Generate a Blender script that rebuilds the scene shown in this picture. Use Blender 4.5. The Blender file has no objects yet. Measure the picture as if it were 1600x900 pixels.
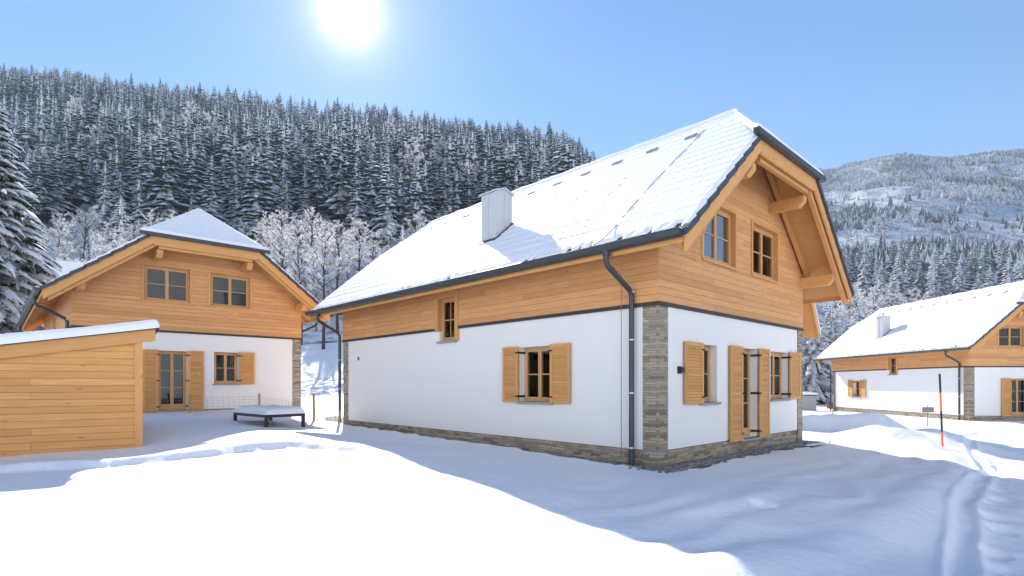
import bpy, math, random
import numpy as np
from mathutils import Vector, Matrix
random.seed(7)
SC = bpy.context.scene
COL = SC.collection
R = math.radians

# ------------------------------------------------------------------ noise
def _hash(ix, iy, seed):
    h = (ix.astype(np.int64) * 374761393 + iy.astype(np.int64) * 668265263 + seed * 1442695041) & 0xFFFFFFFF
    h = ((h ^ (h >> 13)) * 1274126177) & 0xFFFFFFFF
    h = h ^ (h >> 16)
    return (h & 0xFFFFFF) / float(0xFFFFFF)
def vnoise(x, y, seed=0):
    ix = np.floor(x); iy = np.floor(y)
    fx = x - ix; fy = y - iy
    fx = fx * fx * fx * (fx * (fx * 6 - 15) + 10); fy = fy * fy * fy * (fy * (fy * 6 - 15) + 10)
    a = _hash(ix, iy, seed); b = _hash(ix + 1, iy, seed); c = _hash(ix, iy + 1, seed); d = _hash(ix + 1, iy + 1, seed)
    return (a + (b - a) * fx) * (1 - fy) + (c + (d - c) * fx) * fy - 0.5
def fbm(x, y, seed=0, octv=4):
    s = 0; a = 1.0
    for k in range(octv):
        s = s + a * vnoise(x * 2 ** k + 13.7 * k, y * 2 ** k - 7.1 * k, seed + k); a *= 0.5
    return s
def sstep(a, b, x):
    t = np.clip((x - a) / (b - a), 0, 1)
    return t * t * (3 - 2 * t)
def poly_dist(x, y, pts):
    """distance to a polyline, signed (positive on its left side), and the arc parameter 0..1"""
    best = np.full(np.shape(x), 1e9); sgn = np.ones(np.shape(x)); par = np.zeros(np.shape(x))
    n = len(pts) - 1
    for i in range(n):
        ax, ay = pts[i]; bx, by = pts[i + 1]
        dx, dy = bx - ax, by - ay; l2 = dx * dx + dy * dy
        t = np.clip(((x - ax) * dx + (y - ay) * dy) / l2, 0, 1)
        px = ax + t * dx; py = ay + t * dy
        d = np.hypot(x - px, y - py)
        m = d < best
        best = np.where(m, d, best)
        sgn = np.where(m, np.sign(dx * (y - ay) - dy * (x - ax)), sgn)
        par = np.where(m, (i + t) / n, par)
    return best, sgn, par

# ------------------------------------------------------------------ places of the three chalets
W, L = 7.18, 12.33
def frame_of(az):                                  # az: direction of the gable wall, degrees east of the view axis
    a = R(az); return (math.sin(a), math.cos(a)), (-math.cos(a), math.sin(a))
MAIN = dict(c0=(2.67, 10.07), az=46.6, z=0.0)
LEFT = dict(c0=(-13.75, 17.24), az=46.6, z=0.33)
RIGHT = dict(c0=(25.14, 30.3), az=88.7, z=-0.52)
def local(h, x, y):
    (ux, uy), (vx, vy) = frame_of(h['az'])
    dx, dy = x - h['c0'][0], y - h['c0'][1]
    return dx * ux + dy * uy, dx * vx + dy * vy
def world(h, s, t):
    (ux, uy), (vx, vy) = frame_of(h['az'])
    return h['c0'][0] + s * ux + t * vx, h['c0'][1] + s * uy + t * vy

SUN_AZ, SUN_EL = -16.5, 33.0
SUNV = Vector((math.sin(R(SUN_AZ)) * math.cos(R(SUN_EL)), math.cos(R(SUN_AZ)) * math.cos(R(SUN_EL)), math.sin(R(SUN_EL))))

# ------------------------------------------------------------------ terrain
QS = np.array([-1.6, -.93, -.35, .08, .175, .30, .45, .56, .75, .93, 1.6])
YS = np.array([0, 36, 46, 60, 80, 130, 190, 420, 600, 1300, 1600, 2000.])
ZT = np.array([
 [0, .4, 1.8, 6, 14, 38, 80, 236, 210, 120, 60, 0],
 [0, .4, 1.8, 6, 14, 38, 80, 233, 205, 120, 60, 0],
 [0, .4, 1.8, 6, 13, 36, 74, 204, 180, 100, 60, 0],
 [0, .3, 1.2, 4, 10, 33, 66, 181, 150, 60, 40, 0],
 [0, .2, .9, 3, 8, 28, 58, 160, 140, 120, 80, 0],
 [0, .0, .3, 1.5, 5, 18, 42, 122, 130, 300, 260, 60],
 [0, 0, 0, .6, 2, 10, 30, 90, 155, 505, 480, 250],
 [0, 0, 0, .2, 1, 8, 29, 98, 176, 520, 510, 330],
 [0, 0, 0, .2, 1, 8, 29, 105, 190, 538, 525, 350],
 [0, 0, 0, .2, 1, 8, 29, 105, 190, 552, 545, 350],
 [0, 0, 0, .2, 1, 8, 29, 105, 190, 560, 550, 350]], float)
DRIFT = [(-9.4, 8.0), (-7.1, 9.2), (-5.6, 10.2), (-4.26, 11.0), (-3.0, 10.4), (-1.93, 9.25), (-1.2, 8.2)]
BERM = [(-.5, 4.15), (1.4, 4.5), (3.0, 5.2), (4.9, 6.5), (6.5, 8.1), (8.6, 10.3), (9.9, 12.2), (10.7, 14.2)]
BANK = [(8.0, 22.4), (10.3, 21.2), (11.9, 20.3), (12.9, 19.0), (13.3, 17.9)]
RUT1 = [(2.9, 3.0), (3.75, 4.6), (6.0, 7.3), (9.5, 11.0), (11.8, 14.2), (15, 18.5), (20, 22.5), (28, 25)]
RUT2 = [(4.3, 2.6), (5.3, 4.4), (7.6, 6.9), (10.8, 10.2), (13.2, 13.2), (16.2, 17.2), (21, 21), (28, 23.4)]
STEPS = []
_rs = random.Random(11)
for _k in range(15):
    _t = _k / 15
    for _a, _b, _c in (((3.86, 4.35, .85),) if _k % 2 else ((4.02, 4.45, .8),)):
        STEPS.append((_a + _t * 6.6 + _rs.uniform(-.08, .08), _b + _t * 7.6 + _rs.uniform(-.08, .08)))
for _k in range(26):
    STEPS.append((17 + _rs.uniform(-3, 9), 23.5 + _rs.uniform(-2.5, 4.5)))

def house_dist(h, x, y, m=0.0):
    s, t = local(h, x, y)
    dx = np.maximum(np.maximum(-s - m, s - W - m), 0); dy = np.maximum(np.maximum(-t - m, t - L - m), 0)
    return np.hypot(dx, dy)

def height(x, y, fine=True):
    x = np.asarray(x, float); y = np.asarray(y, float)
    yy = np.maximum(y, 1.0)
    q = np.clip(x / yy, -1.6, 1.6)
    yv = np.clip(y, 0, 2000)
    qi = np.clip(np.searchsorted(QS, q) - 1, 0, len(QS) - 2); qf = (q - QS[qi]) / (QS[qi + 1] - QS[qi])
    yi = np.clip(np.searchsorted(YS, yv, side='right') - 1, 0, len(YS) - 2); yf = (yv - YS[yi]) / (YS[yi + 1] - YS[yi])
    qf = qf * qf * (3 - 2 * qf)
    z = (ZT[qi, yi] * (1 - yf) + ZT[qi, yi + 1] * yf) * (1 - qf) + (ZT[qi + 1, yi] * (1 - yf) + ZT[qi + 1, yi + 1] * yf) * qf
    far = sstep(60, 400, y)
    z = z + far * (fbm(x / 90, y / 90, 3, 4) * 9 + sstep(450, 900, y) * (fbm(x / 260, y / 340, 21, 5) * 55))
    mid = sstep(34, 70, y)
    z = z + mid * fbm(x / 14, y / 14, 5, 3) * 1.1
    # gentle cross fall of the meadow, level pads at the houses
    base = .12 - .0248 * np.clip(x, -22, 40)
    w = 1 - sstep(0, 30, y - 34)
    base = base * w
    for h in (MAIN, LEFT, RIGHT):
        d = house_dist(h, x, y)
        k = 1 - sstep(.8, 6.0, d)
        base = base * (1 - k) + (h['z'] + .02) * k
    z = z + base - .24 * (1 - sstep(5.6, 11.5, y)) * sstep(-8, -2, x) * (1 - sstep(1.2, 2.6, x) * sstep(5.5, 7.5, y)) - .30 * (1 - sstep(9.8, 13.5, y)) * (1 - sstep(-8, -2, x)) - .16 * np.exp(-(((x - 10) / 2.6) ** 2 + ((y - 11.6) / 3) ** 2))
    back = np.maximum(0, -y - 35)  # ground behind the camera rises: added sunlit slope that brightens the shaded walls
    z = z + np.minimum(back * .62, 240 + .05 * back) * (1 + .25 * fbm(x / 120, y / 120, 61, 4)) + sstep(40, 200, -y) * fbm(x / 40, y / 40, 62, 4) * 8
    if not fine:
        return z
    near = 1 - sstep(45, 75, y)
    dm = house_dist(MAIN, x, y)
    soft = sstep(.5, 2.2, np.minimum(dm, np.minimum(house_dist(LEFT, x, y), house_dist(RIGHT, x, y))))
    z = z + near * soft * (fbm(x / 2.6, y / 2.6, 8, 3) * .10 + fbm(x / .55, y / .55, 9, 2) * .014)
    # drift edge in front of the shed
    d, s, p = poly_dist(x, y, DRIFT)
    sd = d * s + fbm(x / .5, y / .5, 31, 3) * .12
    endf = sstep(0, .12, p) * (1 - sstep(.62, .92, p))
    z = z + near * (sstep(-.05, .22, sd) * np.exp(-np.maximum(sd, 0) / 1.6) * .13 - np.exp(-(sd + .12) ** 2 / .02) * .03) * endf
    # ploughed edge on the right, snow pad inside it
    d, s, p = poly_dist(x, y, BERM)
    endf = sstep(0, .25, p) * (1 - sstep(.93, 1, p))
    sd = d * s
    lump = 1 + fbm(x / .8, y / .8, 14, 2) * .7
    inside = sstep(-.3, .5, sd) * np.exp(-np.maximum(sd, 0) / 2.6)
    z = z + near * endf * (np.exp(-(sd - .2) ** 2 / .14) * .085 * lump + inside * .07 * soft)
    z = z + near * endf * np.exp(-np.maximum(sd - .3, 0) / 1.6) * sstep(.2, .8, sd) * soft * .035 * np.sin(sd * 9 + fbm(x / 1.2, y / 1.2, 18, 2) * 5)
    # mound at the snow stake and bank beyond
    z = z + near * .44 * np.exp(-(((x - 10.7) / 1.6) ** 2 + ((y - 15.0) / 1.1) ** 2)) * (1 + fbm(x / .9, y / .9, 15, 2) * .6)
    d, s, p = poly_dist(x, y, BANK)
    endf = sstep(-.05, .1, p) * (1 - sstep(.7, 1, p))
    lump = 1 + fbm(x / 1.3, y / 1.3, 16, 3) * .55
    z = z + near * endf * .56 * np.exp(-(d / .55) ** 2) * lump
    # road: two ruts, trampled surface
    for i, rut in enumerate((RUT1, RUT2)):
        d, s, p = poly_dist(x, y, rut)
        d = d + fbm(x / .9, y / .9, 44 + i, 2) * .06
        brk = .55 + .45 * sstep(-.25, .2, fbm(x / 1.1, y / 1.1, 46 + i, 2))
        z = z + near * brk * (np.exp(-((d - .13) / .05) ** 2) * .040 - np.exp(-(d / .09) ** 2) * .045)
    d, s, p = poly_dist(x, y, [(4.2, 1.6), (5.2, 3.6), (7.5, 6.3), (11, 10), (13.6, 13.4), (16.6, 17.6), (22, 21.6), (30, 24)])
    road = 1 - sstep(1.2, 2.3, d)
    z = z - near * road * .06 + near * road * (fbm(x / .45, y / .45, 40, 4) * .05)
    yard = np.exp(-(((x - 20) / 9) ** 2 + ((y - 25.5) / 3.2) ** 2))
    z = z + near * yard * fbm(x / .6, y / .6, 41, 3) * .10
    for (fx, fy) in STEPS:
        m = (np.abs(x - fx) < .5) & (np.abs(y - fy) < .5)
        if np.any(m):
            z = np.where(m, z - .075 * np.exp(-(((x - fx) ** 2 + (y - fy) ** 2) / .016) ** 2) , z)
    # a few dimples in the clean snow
    for (fx, fy, rr, dp) in ((3.09, 6.86, .085, .17), (3.25, 6.80, .05, .08), (2.0, 5.6, .3, .02), (11.9, 15.2, .2, .05)):
        z = z - dp * np.exp(-((x - fx) ** 2 + (y - fy) ** 2) / rr ** 2)
    # keep the ground below the gravel ring
    ring = 1 - sstep(.36, .68, dm + fbm(x / .5, y / .5, 50, 3) * .28)
    z = z * (1 - ring) + (-.03) * ring
    inside_h = (house_dist(LEFT, x, y) < .02) | (house_dist(RIGHT, x, y) < .02) | (dm < .02)
    z = np.where(inside_h, z - .12, z)
    return z
def hgt(x, y):
    return float(height(np.array([x]), np.array([y]))[0])

# ------------------------------------------------------------------ material helpers
def new_mat(name):
    m = bpy.data.materials.new(name); m.use_nodes = True
    nt = m.node_tree; b = nt.nodes['Principled BSDF']
    return m, nt, b
def N(nt, t, **kw):
    n = nt.nodes.new(t)
    for k, v in kw.items():
        if k in ('inp',):
            for kk, vv in v.items(): n.inputs[kk].default_value = vv
        else: setattr(n, k, v)
    return n
def ramp(nt, src, stops, interp='LINEAR'):
    r = nt.nodes.new('ShaderNodeValToRGB'); r.color_ramp.interpolation = interp
    e = r.color_ramp.elements
    while len(e) < len(stops): e.new(.5)
    for i, (p, c) in enumerate(stops):
        e[i].position = p; e[i].color = c if len(c) == 4 else (*c, 1)
    nt.links.new(src, r.inputs[0]); return r
def mixc(nt, fac, a, b):
    m = nt.nodes.new('ShaderNodeMix'); m.data_type = 'RGBA'
    for sock, v in ((m.inputs[0], fac), (m.inputs[6], a), (m.inputs[7], b)):
        if isinstance(v, (int, float)): sock.default_value = v
        elif isinstance(v, tuple): sock.default_value = (*v, 1) if len(v) == 3 else v
        else: nt.links.new(v, sock)
    return m.outputs[2]
def noise(nt, vec, scale, detail=4, rough=.55, dist=0):
    n = nt.nodes.new('ShaderNodeTexNoise'); n.inputs['Scale'].default_value = scale
    n.inputs['Detail'].default_value = detail; n.inputs['Roughness'].default_value = rough; n.inputs['Distortion'].default_value = dist
    if vec is not None: nt.links.new(vec, n.inputs['Vector'])
    return n.outputs['Fac']
def mapping(nt, vec, scale=(1, 1, 1), loc=(0, 0, 0)):
    m = nt.nodes.new('ShaderNodeMapping'); m.inputs['Scale'].default_value = scale; m.inputs['Location'].default_value = loc
    nt.links.new(vec, m.inputs['Vector']); return m.outputs[0]
def math_(nt, op, a, b=None, c=None):
    m = nt.nodes.new('ShaderNodeMath'); m.operation = op
    for i, v in enumerate((a, b, c)):
        if v is None: continue
        if isinstance(v, (int, float)): m.inputs[i].default_value = v
        else: nt.links.new(v, m.inputs[i])
    return m.outputs[0]
def bump(nt, b, h, strength, dist):
    n = nt.nodes.new('ShaderNodeBump'); n.inputs['Strength'].default_value = strength; n.inputs['Distance'].default_value = dist
    nt.links.new(h, n.inputs['Height']); nt.links.new(n.outputs[0], b.inputs['Normal']); return n
def coords(nt, which='Object'):
    return nt.nodes.new('ShaderNodeTexCoord').outputs[which]
def geo_pos(nt):
    return nt.nodes.new('ShaderNodeNewGeometry').outputs['Position']

def mat_snow(name, scale=1.0, strength=.5, col=(.88, .895, .92)):
    m, nt, b = new_mat(name)
    p = geo_pos(nt)
    n1 = noise(nt, p, 7 * scale, 5, .6); n2 = noise(nt, p, 60 * scale, 3, .6)
    h = math_(nt, 'ADD', n1, math_(nt, 'MULTIPLY', n2, .25))
    c = mixc(nt, n1, tuple(x * .96 for x in col), col)
    nt.links.new(c, b.inputs['Base Color'])
    b.inputs['Roughness'].default_value = .62; b.inputs['Specular IOR Level'].default_value = .25
    bump(nt, b, h, strength, .05); return m
M_SNOW = mat_snow('snow', 1, .45)
M_ROOFSNOW = mat_snow('roof_snow', 1.6, .35)
def mat_hill():
    m, nt, b = new_mat('wooded_slope_snow')
    p = geo_pos(nt)
    n1 = noise(nt, p, .55, 5, .65); n2 = noise(nt, p, .05, 4, .6)
    sc = ramp(nt, math_(nt, 'ADD', math_(nt, 'MULTIPLY', n1, .7), math_(nt, 'MULTIPLY', n2, .3)), [(.40, (.10, .085, .07)), (.53, (.72, .74, .78)), (.75, (.84, .86, .89))])
    nt.links.new(sc.outputs[0], b.inputs['Base Color']); b.inputs['Roughness'].default_value = .8
    b.inputs['Specular IOR Level'].default_value = .1
    bump(nt, b, n1, .6, .8); return m
M_HILL = mat_hill()
def mat_wood(name, light, dark, knot=(.22, .10, .035), grooves=0.0):
    m, nt, b = new_mat(name)
    uv = coords(nt, 'UV')
    at = nt.nodes.new('ShaderNodeAttribute'); at.attribute_name = 'tint'
    tint = at.outputs['Fac']
    g = noise(nt, mapping(nt, uv, (.9, 14, 1)), 2.2, 6, .6, .7)
    g2 = noise(nt, mapping(nt, uv, (.35, 3.0, 1)), 1.7, 3, .5, .3)
    c = mixc(nt, ramp(nt, g, [(.30, (0, 0, 0)), (.68, (1, 1, 1))]).outputs[0], dark, light)
    c = mixc(nt, math_(nt, 'MULTIPLY', tint, .46), c, tuple(x * .62 for x in dark))
    c = mixc(nt, math_(nt, 'MULTIPLY', g2, .30), c, (light[0] * 1.08, light[1] * 1.18, light[2] * 1.35))
    v = nt.nodes.new('ShaderNodeTexVoronoi'); v.inputs['Scale'].default_value = 1.0
    nt.links.new(mapping(nt, uv, (2.1, 8.5, 1)), v.inputs['Vector'])
    sel = math_(nt, 'GREATER_THAN', nt_sep(nt, v.outputs['Color']), .66)
    kn = ramp(nt, v.outputs['Distance'], [(.06, (1, 1, 1)), (.15, (0, 0, 0))])
    kf = math_(nt, 'MULTIPLY', math_(nt, 'MULTIPLY', kn.outputs[0], sel), .75)
    c = mixc(nt, kf, c, knot)
    h = math_(nt, 'MULTIPLY', g, .4)
    if grooves:
        sx = nt.nodes.new('ShaderNodeSeparateXYZ'); nt.links.new(uv, sx.inputs[0])
        fr = math_(nt, 'FRACT', math_(nt, 'DIVIDE', sx.outputs[1], grooves))
        ed = math_(nt, 'LESS_THAN', fr, .07)
        idn = nt.nodes.new('ShaderNodeTexWhiteNoise'); idn.noise_dimensions = '1D'
        nt.links.new(math_(nt, 'FLOOR', math_(nt, 'DIVIDE', sx.outputs[1], grooves)), idn.inputs['W'])
        c = mixc(nt, math_(nt, 'MULTIPLY', idn.outputs['Value'], .25), c, dark)
        h = math_(nt, 'SUBTRACT', h, math_(nt, 'MULTIPLY', ed, 2.0))
    nt.links.new(c, b.inputs['Base Color'])
    b.inputs['Roughness'].default_value = .58; b.inputs['Specular IOR Level'].default_value = .3
    bump(nt, b, h, .5, .012)
    return m
def nt_sep(nt, col):
    s = nt.nodes.new('ShaderNodeSeparateColor'); nt.links.new(col, s.inputs[0]); return s.outputs[0]
M_WOOD = mat_wood('larch_cladding', (.75, .395, .165), (.59, .265, .09))
M_BEAM = mat_wood('larch_beams', (.76, .395, .145), (.63, .29, .085))
M_SOFFIT = mat_wood('larch_soffit', (.74, .385, .14), (.60, .275, .085), grooves=.14)
M_SHUT = mat_wood('larch_shutters', (.74, .39, .14), (.60, .275, .08))
M_WIN = mat_wood('window_timber', (.68, .39, .17), (.54, .28, .11), knot=(.4, .22, .09))
M_SHED = mat_wood('shed_boards', (.77, .40, .135), (.59, .275, .075))
def simple(name, col, rough=.5, metal=0, spec=.5, var=.12, sc=6, bs=0, bd=.01):
    m, nt, b = new_mat(name)
    p = coords(nt, 'Object')
    n = noise(nt, p, sc, 5, .6)
    c = mixc(nt, n, tuple(x * (1 - var) for x in col), tuple(min(1, x * (1 + var)) for x in col))
    nt.links.new(c, b.inputs['Base Color'])
    b.inputs['Roughness'].default_value = rough; b.inputs['Metallic'].default_value = metal; b.inputs['Specular IOR Level'].default_value = spec
    if bs: bump(nt, b, noise(nt, p, sc * 12, 4, .6), bs, bd)
    return m
M_PLASTER = simple('white_plaster', (.82, .80, .77), .85, 0, .2, .035, 1.3, .35, .004)
M_TILE = simple('dark_roof_tile', (.055, .06, .07), .5, 0, .4, .25, 4)
M_VENT = simple('snowy_vent_tile', (.26, .27, .29), .7, 0, .2, .5, 14)
M_METAL = simple('grey_gutter_metal', (.050, .060, .064), .42, .25, .5, .15, 5)
M_BAND = simple('dark_brown_band', (.045, .032, .03), .6)
M_IRON = simple('black_iron', (.02, .02, .022), .5, .3)
M_BRACKET = simple('bright_bracket', (.62, .62, .60), .4, .4)
M_CHIM = simple('pale_sheet_chimney', (.56, .56, .58), .42, .15, .4, .05, 2)
M_SILL = simple('grey_stone_sill', (.34, .32, .30), .7, 0, .3, .15, 12)
M_ORANGE = simple('orange_paint', (.85, .20, .045), .5)
M_BLACK = simple('black_paint', (.02, .02, .022), .45)
M_SIGN = simple('weathered_grey_board', (.20, .19, .19), .7, 0, .3, .25, 20)
M_POST = simple('raw_post_timber', (.42, .29, .15), .75, 0, .2, .25, 14)
M_WIRE = simple('pale_wire', (.36, .30, .21), .6)
M_ALU = simple('charcoal_frame', (.028, .03, .036), .45, .2)
M_RED = simple('dark_red_box', (.12, .02, .02), .5)
M_CONC = simple('grey_render', (.42, .41, .42), .8, 0, .2, .12, 3)
def mat_stone():
    m, nt, b = new_mat('split_slate_stone')
    p = coords(nt, 'Object')
    sx = nt.nodes.new('ShaderNodeSeparateXYZ'); nt.links.new(p, sx.inputs[0])
    cb = nt.nodes.new('ShaderNodeCombineXYZ')
    wob = math_(nt, 'MULTIPLY', noise(nt, p, 5, 4), .09)
    nt.links.new(math_(nt, 'ADD', math_(nt, 'ADD', sx.outputs[0], sx.outputs[1]), 0.0), cb.inputs[0])
    nt.links.new(math_(nt, 'ADD', sx.outputs[2], wob), cb.inputs[1])
    br = nt.nodes.new('ShaderNodeTexBrick'); nt.links.new(cb.outputs[0], br.inputs['Vector'])
    br.offset = .37; br.squash = 1.6; br.squash_frequency = 3
    for k, v in (('Scale', 1.0), ('Mortar Size', .004), ('Brick Width', .24), ('Row Height', .052), ('Bias', 0)): br.inputs[k].default_value = v
    br.inputs['Color1'].default_value = (0, 0, 0, 1); br.inputs['Color2'].default_value = (1, 1, 1, 1); br.inputs['Mortar'].default_value = (.5, .5, .5, 1)
    c = ramp(nt, br.outputs['Color'], [(0, (.17, .14, .10)), (.3, (.36, .29, .20)), (.55, (.52, .43, .31)), (.8, (.30, .28, .25)), (1, (.62, .52, .37))]).outputs[0]
    n = noise(nt, p, 26, 5, .7)
    c = mixc(nt, math_(nt, 'MULTIPLY', n, .35), c, (.27, .22, .16))
    c = mixc(nt, math_(nt, 'MULTIPLY', br.outputs['Fac'], .7), c, (.12, .10, .08))
    nt.links.new(c, b.inputs['Base Color']); b.inputs['Roughness'].default_value = .8
    h = math_(nt, 'ADD', math_(nt, 'MULTIPLY', math_(nt, 'SUBTRACT', 1, br.outputs['Fac']), 1), math_(nt, 'ADD', n, math_(nt, 'MULTIPLY', nt_sep(nt, br.outputs['Color']), .8)))
    bump(nt, b, h, .9, .02); return m
M_STONE = mat_stone()
def mat_glass(name, refl):
    m, nt, b = new_mat(name)
    nt.nodes.remove(b); out = [n for n in nt.nodes if n.type == 'OUTPUT_MATERIAL'][0]
    p = coords(nt, 'Object')
    bp = nt.nodes.new('ShaderNodeBump'); bp.inputs['Strength'].default_value = .04; bp.inputs['Distance'].default_value = .03; nt.links.new(noise(nt, p, 1.6, 1), bp.inputs['Height'])
    t = nt.nodes.new('ShaderNodeBsdfTransparent'); t.inputs[0].default_value = (.72, .76, .74, 1)
    g = nt.nodes.new('ShaderNodeBsdfGlossy'); g.inputs['Roughness'].default_value = .01; nt.links.new(bp.outputs[0], g.inputs['Normal'])
    fr = nt.nodes.new('ShaderNodeFresnel'); fr.inputs['IOR'].default_value = 1.5
    fac = math_(nt, 'MINIMUM', math_(nt, 'ADD', math_(nt, 'MULTIPLY', fr.outputs[0], 1.05), refl), 1.0)
    mx = nt.nodes.new('ShaderNodeMixShader'); nt.links.new(fac, mx.inputs[0]); nt.links.new(t.outputs[0], mx.inputs[1]); nt.links.new(g.outputs[0], mx.inputs[2])
    nt.links.new(mx.outputs[0], out.inputs['Surface']); return m
M_GLASS = mat_glass('window_glass', .0); M_GLASS_SKY = mat_glass('coated_window_glass', .42)
M_CURTAIN = simple('cream_curtain', (.5, .46, .38), .9, 0, .1, .2, 8)
def mat_needles(name, base=(.022, .040, .034), frost=(.50, .54, .60), lo=.44, hi=.62, sc=2.2):
    m, nt, b = new_mat(name)
    p = coords(nt, 'Object')
    n = noise(nt, p, sc, 5, .7)
    f = ramp(nt, n, [(lo, (0, 0, 0)), (hi, (1, 1, 1))])
    g = nt.nodes.new('ShaderNodeNewGeometry'); s = nt.nodes.new('ShaderNodeSeparateXYZ'); nt.links.new(g.outputs['Normal'], s.inputs[0])
    up = math_(nt, 'MULTIPLY', math_(nt, 'GREATER_THAN', s.outputs[2], .05), f.outputs[0])
    c = mixc(nt, up, base, frost)
    nt.links.new(c, b.inputs['Base Color']); b.inputs['Roughness'].default_value = .85; b.inputs['Specular IOR Level'].default_value = .1
    return m
M_NEEDLE = mat_needles('spruce_needles', (.035, .06, .062), (.68, .72, .78), lo=.30, hi=.52)
M_NEEDLE_B = mat_needles('bare_spruce_needles', (.028, .050, .045), (.58, .63, .68), lo=.38, hi=.60)
M_NEEDLE_C = mat_needles('white_spruce_needles', (.06, .085, .09), (.74, .77, .82), lo=.27, hi=.46)
M_NEEDLE_NEAR = mat_needles('near_spruce_needles', (.020, .038, .022), (.55, .58, .60), .42, .62, 3.0)
def add_translucent(m, col, fac):
    nt = m.node_tree; b = nt.nodes['Principled BSDF']; out = [n for n in nt.nodes if n.type == 'OUTPUT_MATERIAL'][0]
    t = nt.nodes.new('ShaderNodeBsdfTranslucent')
    src = b.inputs['Base Color'].links[0].from_socket if col is None else None
    if src is not None: nt.links.new(src, t.inputs['Color'])
    else: t.inputs['Color'].default_value = (*col, 1)
    mx = nt.nodes.new('ShaderNodeMixShader'); mx.inputs[0].default_value = fac
    nt.links.new(b.outputs[0], mx.inputs[1]); nt.links.new(t.outputs[0], mx.inputs[2]); nt.links.new(mx.outputs[0], out.inputs['Surface'])
M_PAD = mat_snow('branch_snow', 2, .3, (.84, .86, .90))
add_translucent(M_PAD, None, .35)
def mat_frost():
    m, nt, b = new_mat('frosted_twigs')
    p = coords(nt, 'Object')
    n = noise(nt, p, 3.0, 4, .7)
    c = ramp(nt, n, [(.30, (.16, .125, .105)), (.42, (.66, .64, .64)), (.6, (.87, .87, .89))]).outputs[0]
    nt.links.new(c, b.inputs['Base Color']); b.inputs['Roughness'].default_value = .8; b.inputs['Specular IOR Level'].default_value = .1
    return m
M_FROST = mat_frost()
add_translucent(M_FROST, None, .5)
M_BARK = simple('dark_bark', (.085, .065, .052), .9, 0, .1, .35, 9)
M_FARFROST = simple('far_frosted_wood', (.60, .58, .59), .9, 0, .1, .35, .15)
M_FARDARK = simple('far_dark_wood', (.11, .135, .15), .9, 0, .1, .4, .15)
def mat_gravel():
    m, nt, b = new_mat('gravel_stones')
    oi = nt.nodes.new('ShaderNodeNewGeometry')
    c = ramp(nt, oi.outputs['Random Per Island'], [(0, (.10, .10, .10)), (.5, (.24, .235, .23)), (1, (.42, .41, .40))]).outputs[0]
    nt.links.new(c, b.inputs['Base Color']); b.inputs['Roughness'].default_value = .85; return m
M_GRAVEL = mat_gravel()

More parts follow.
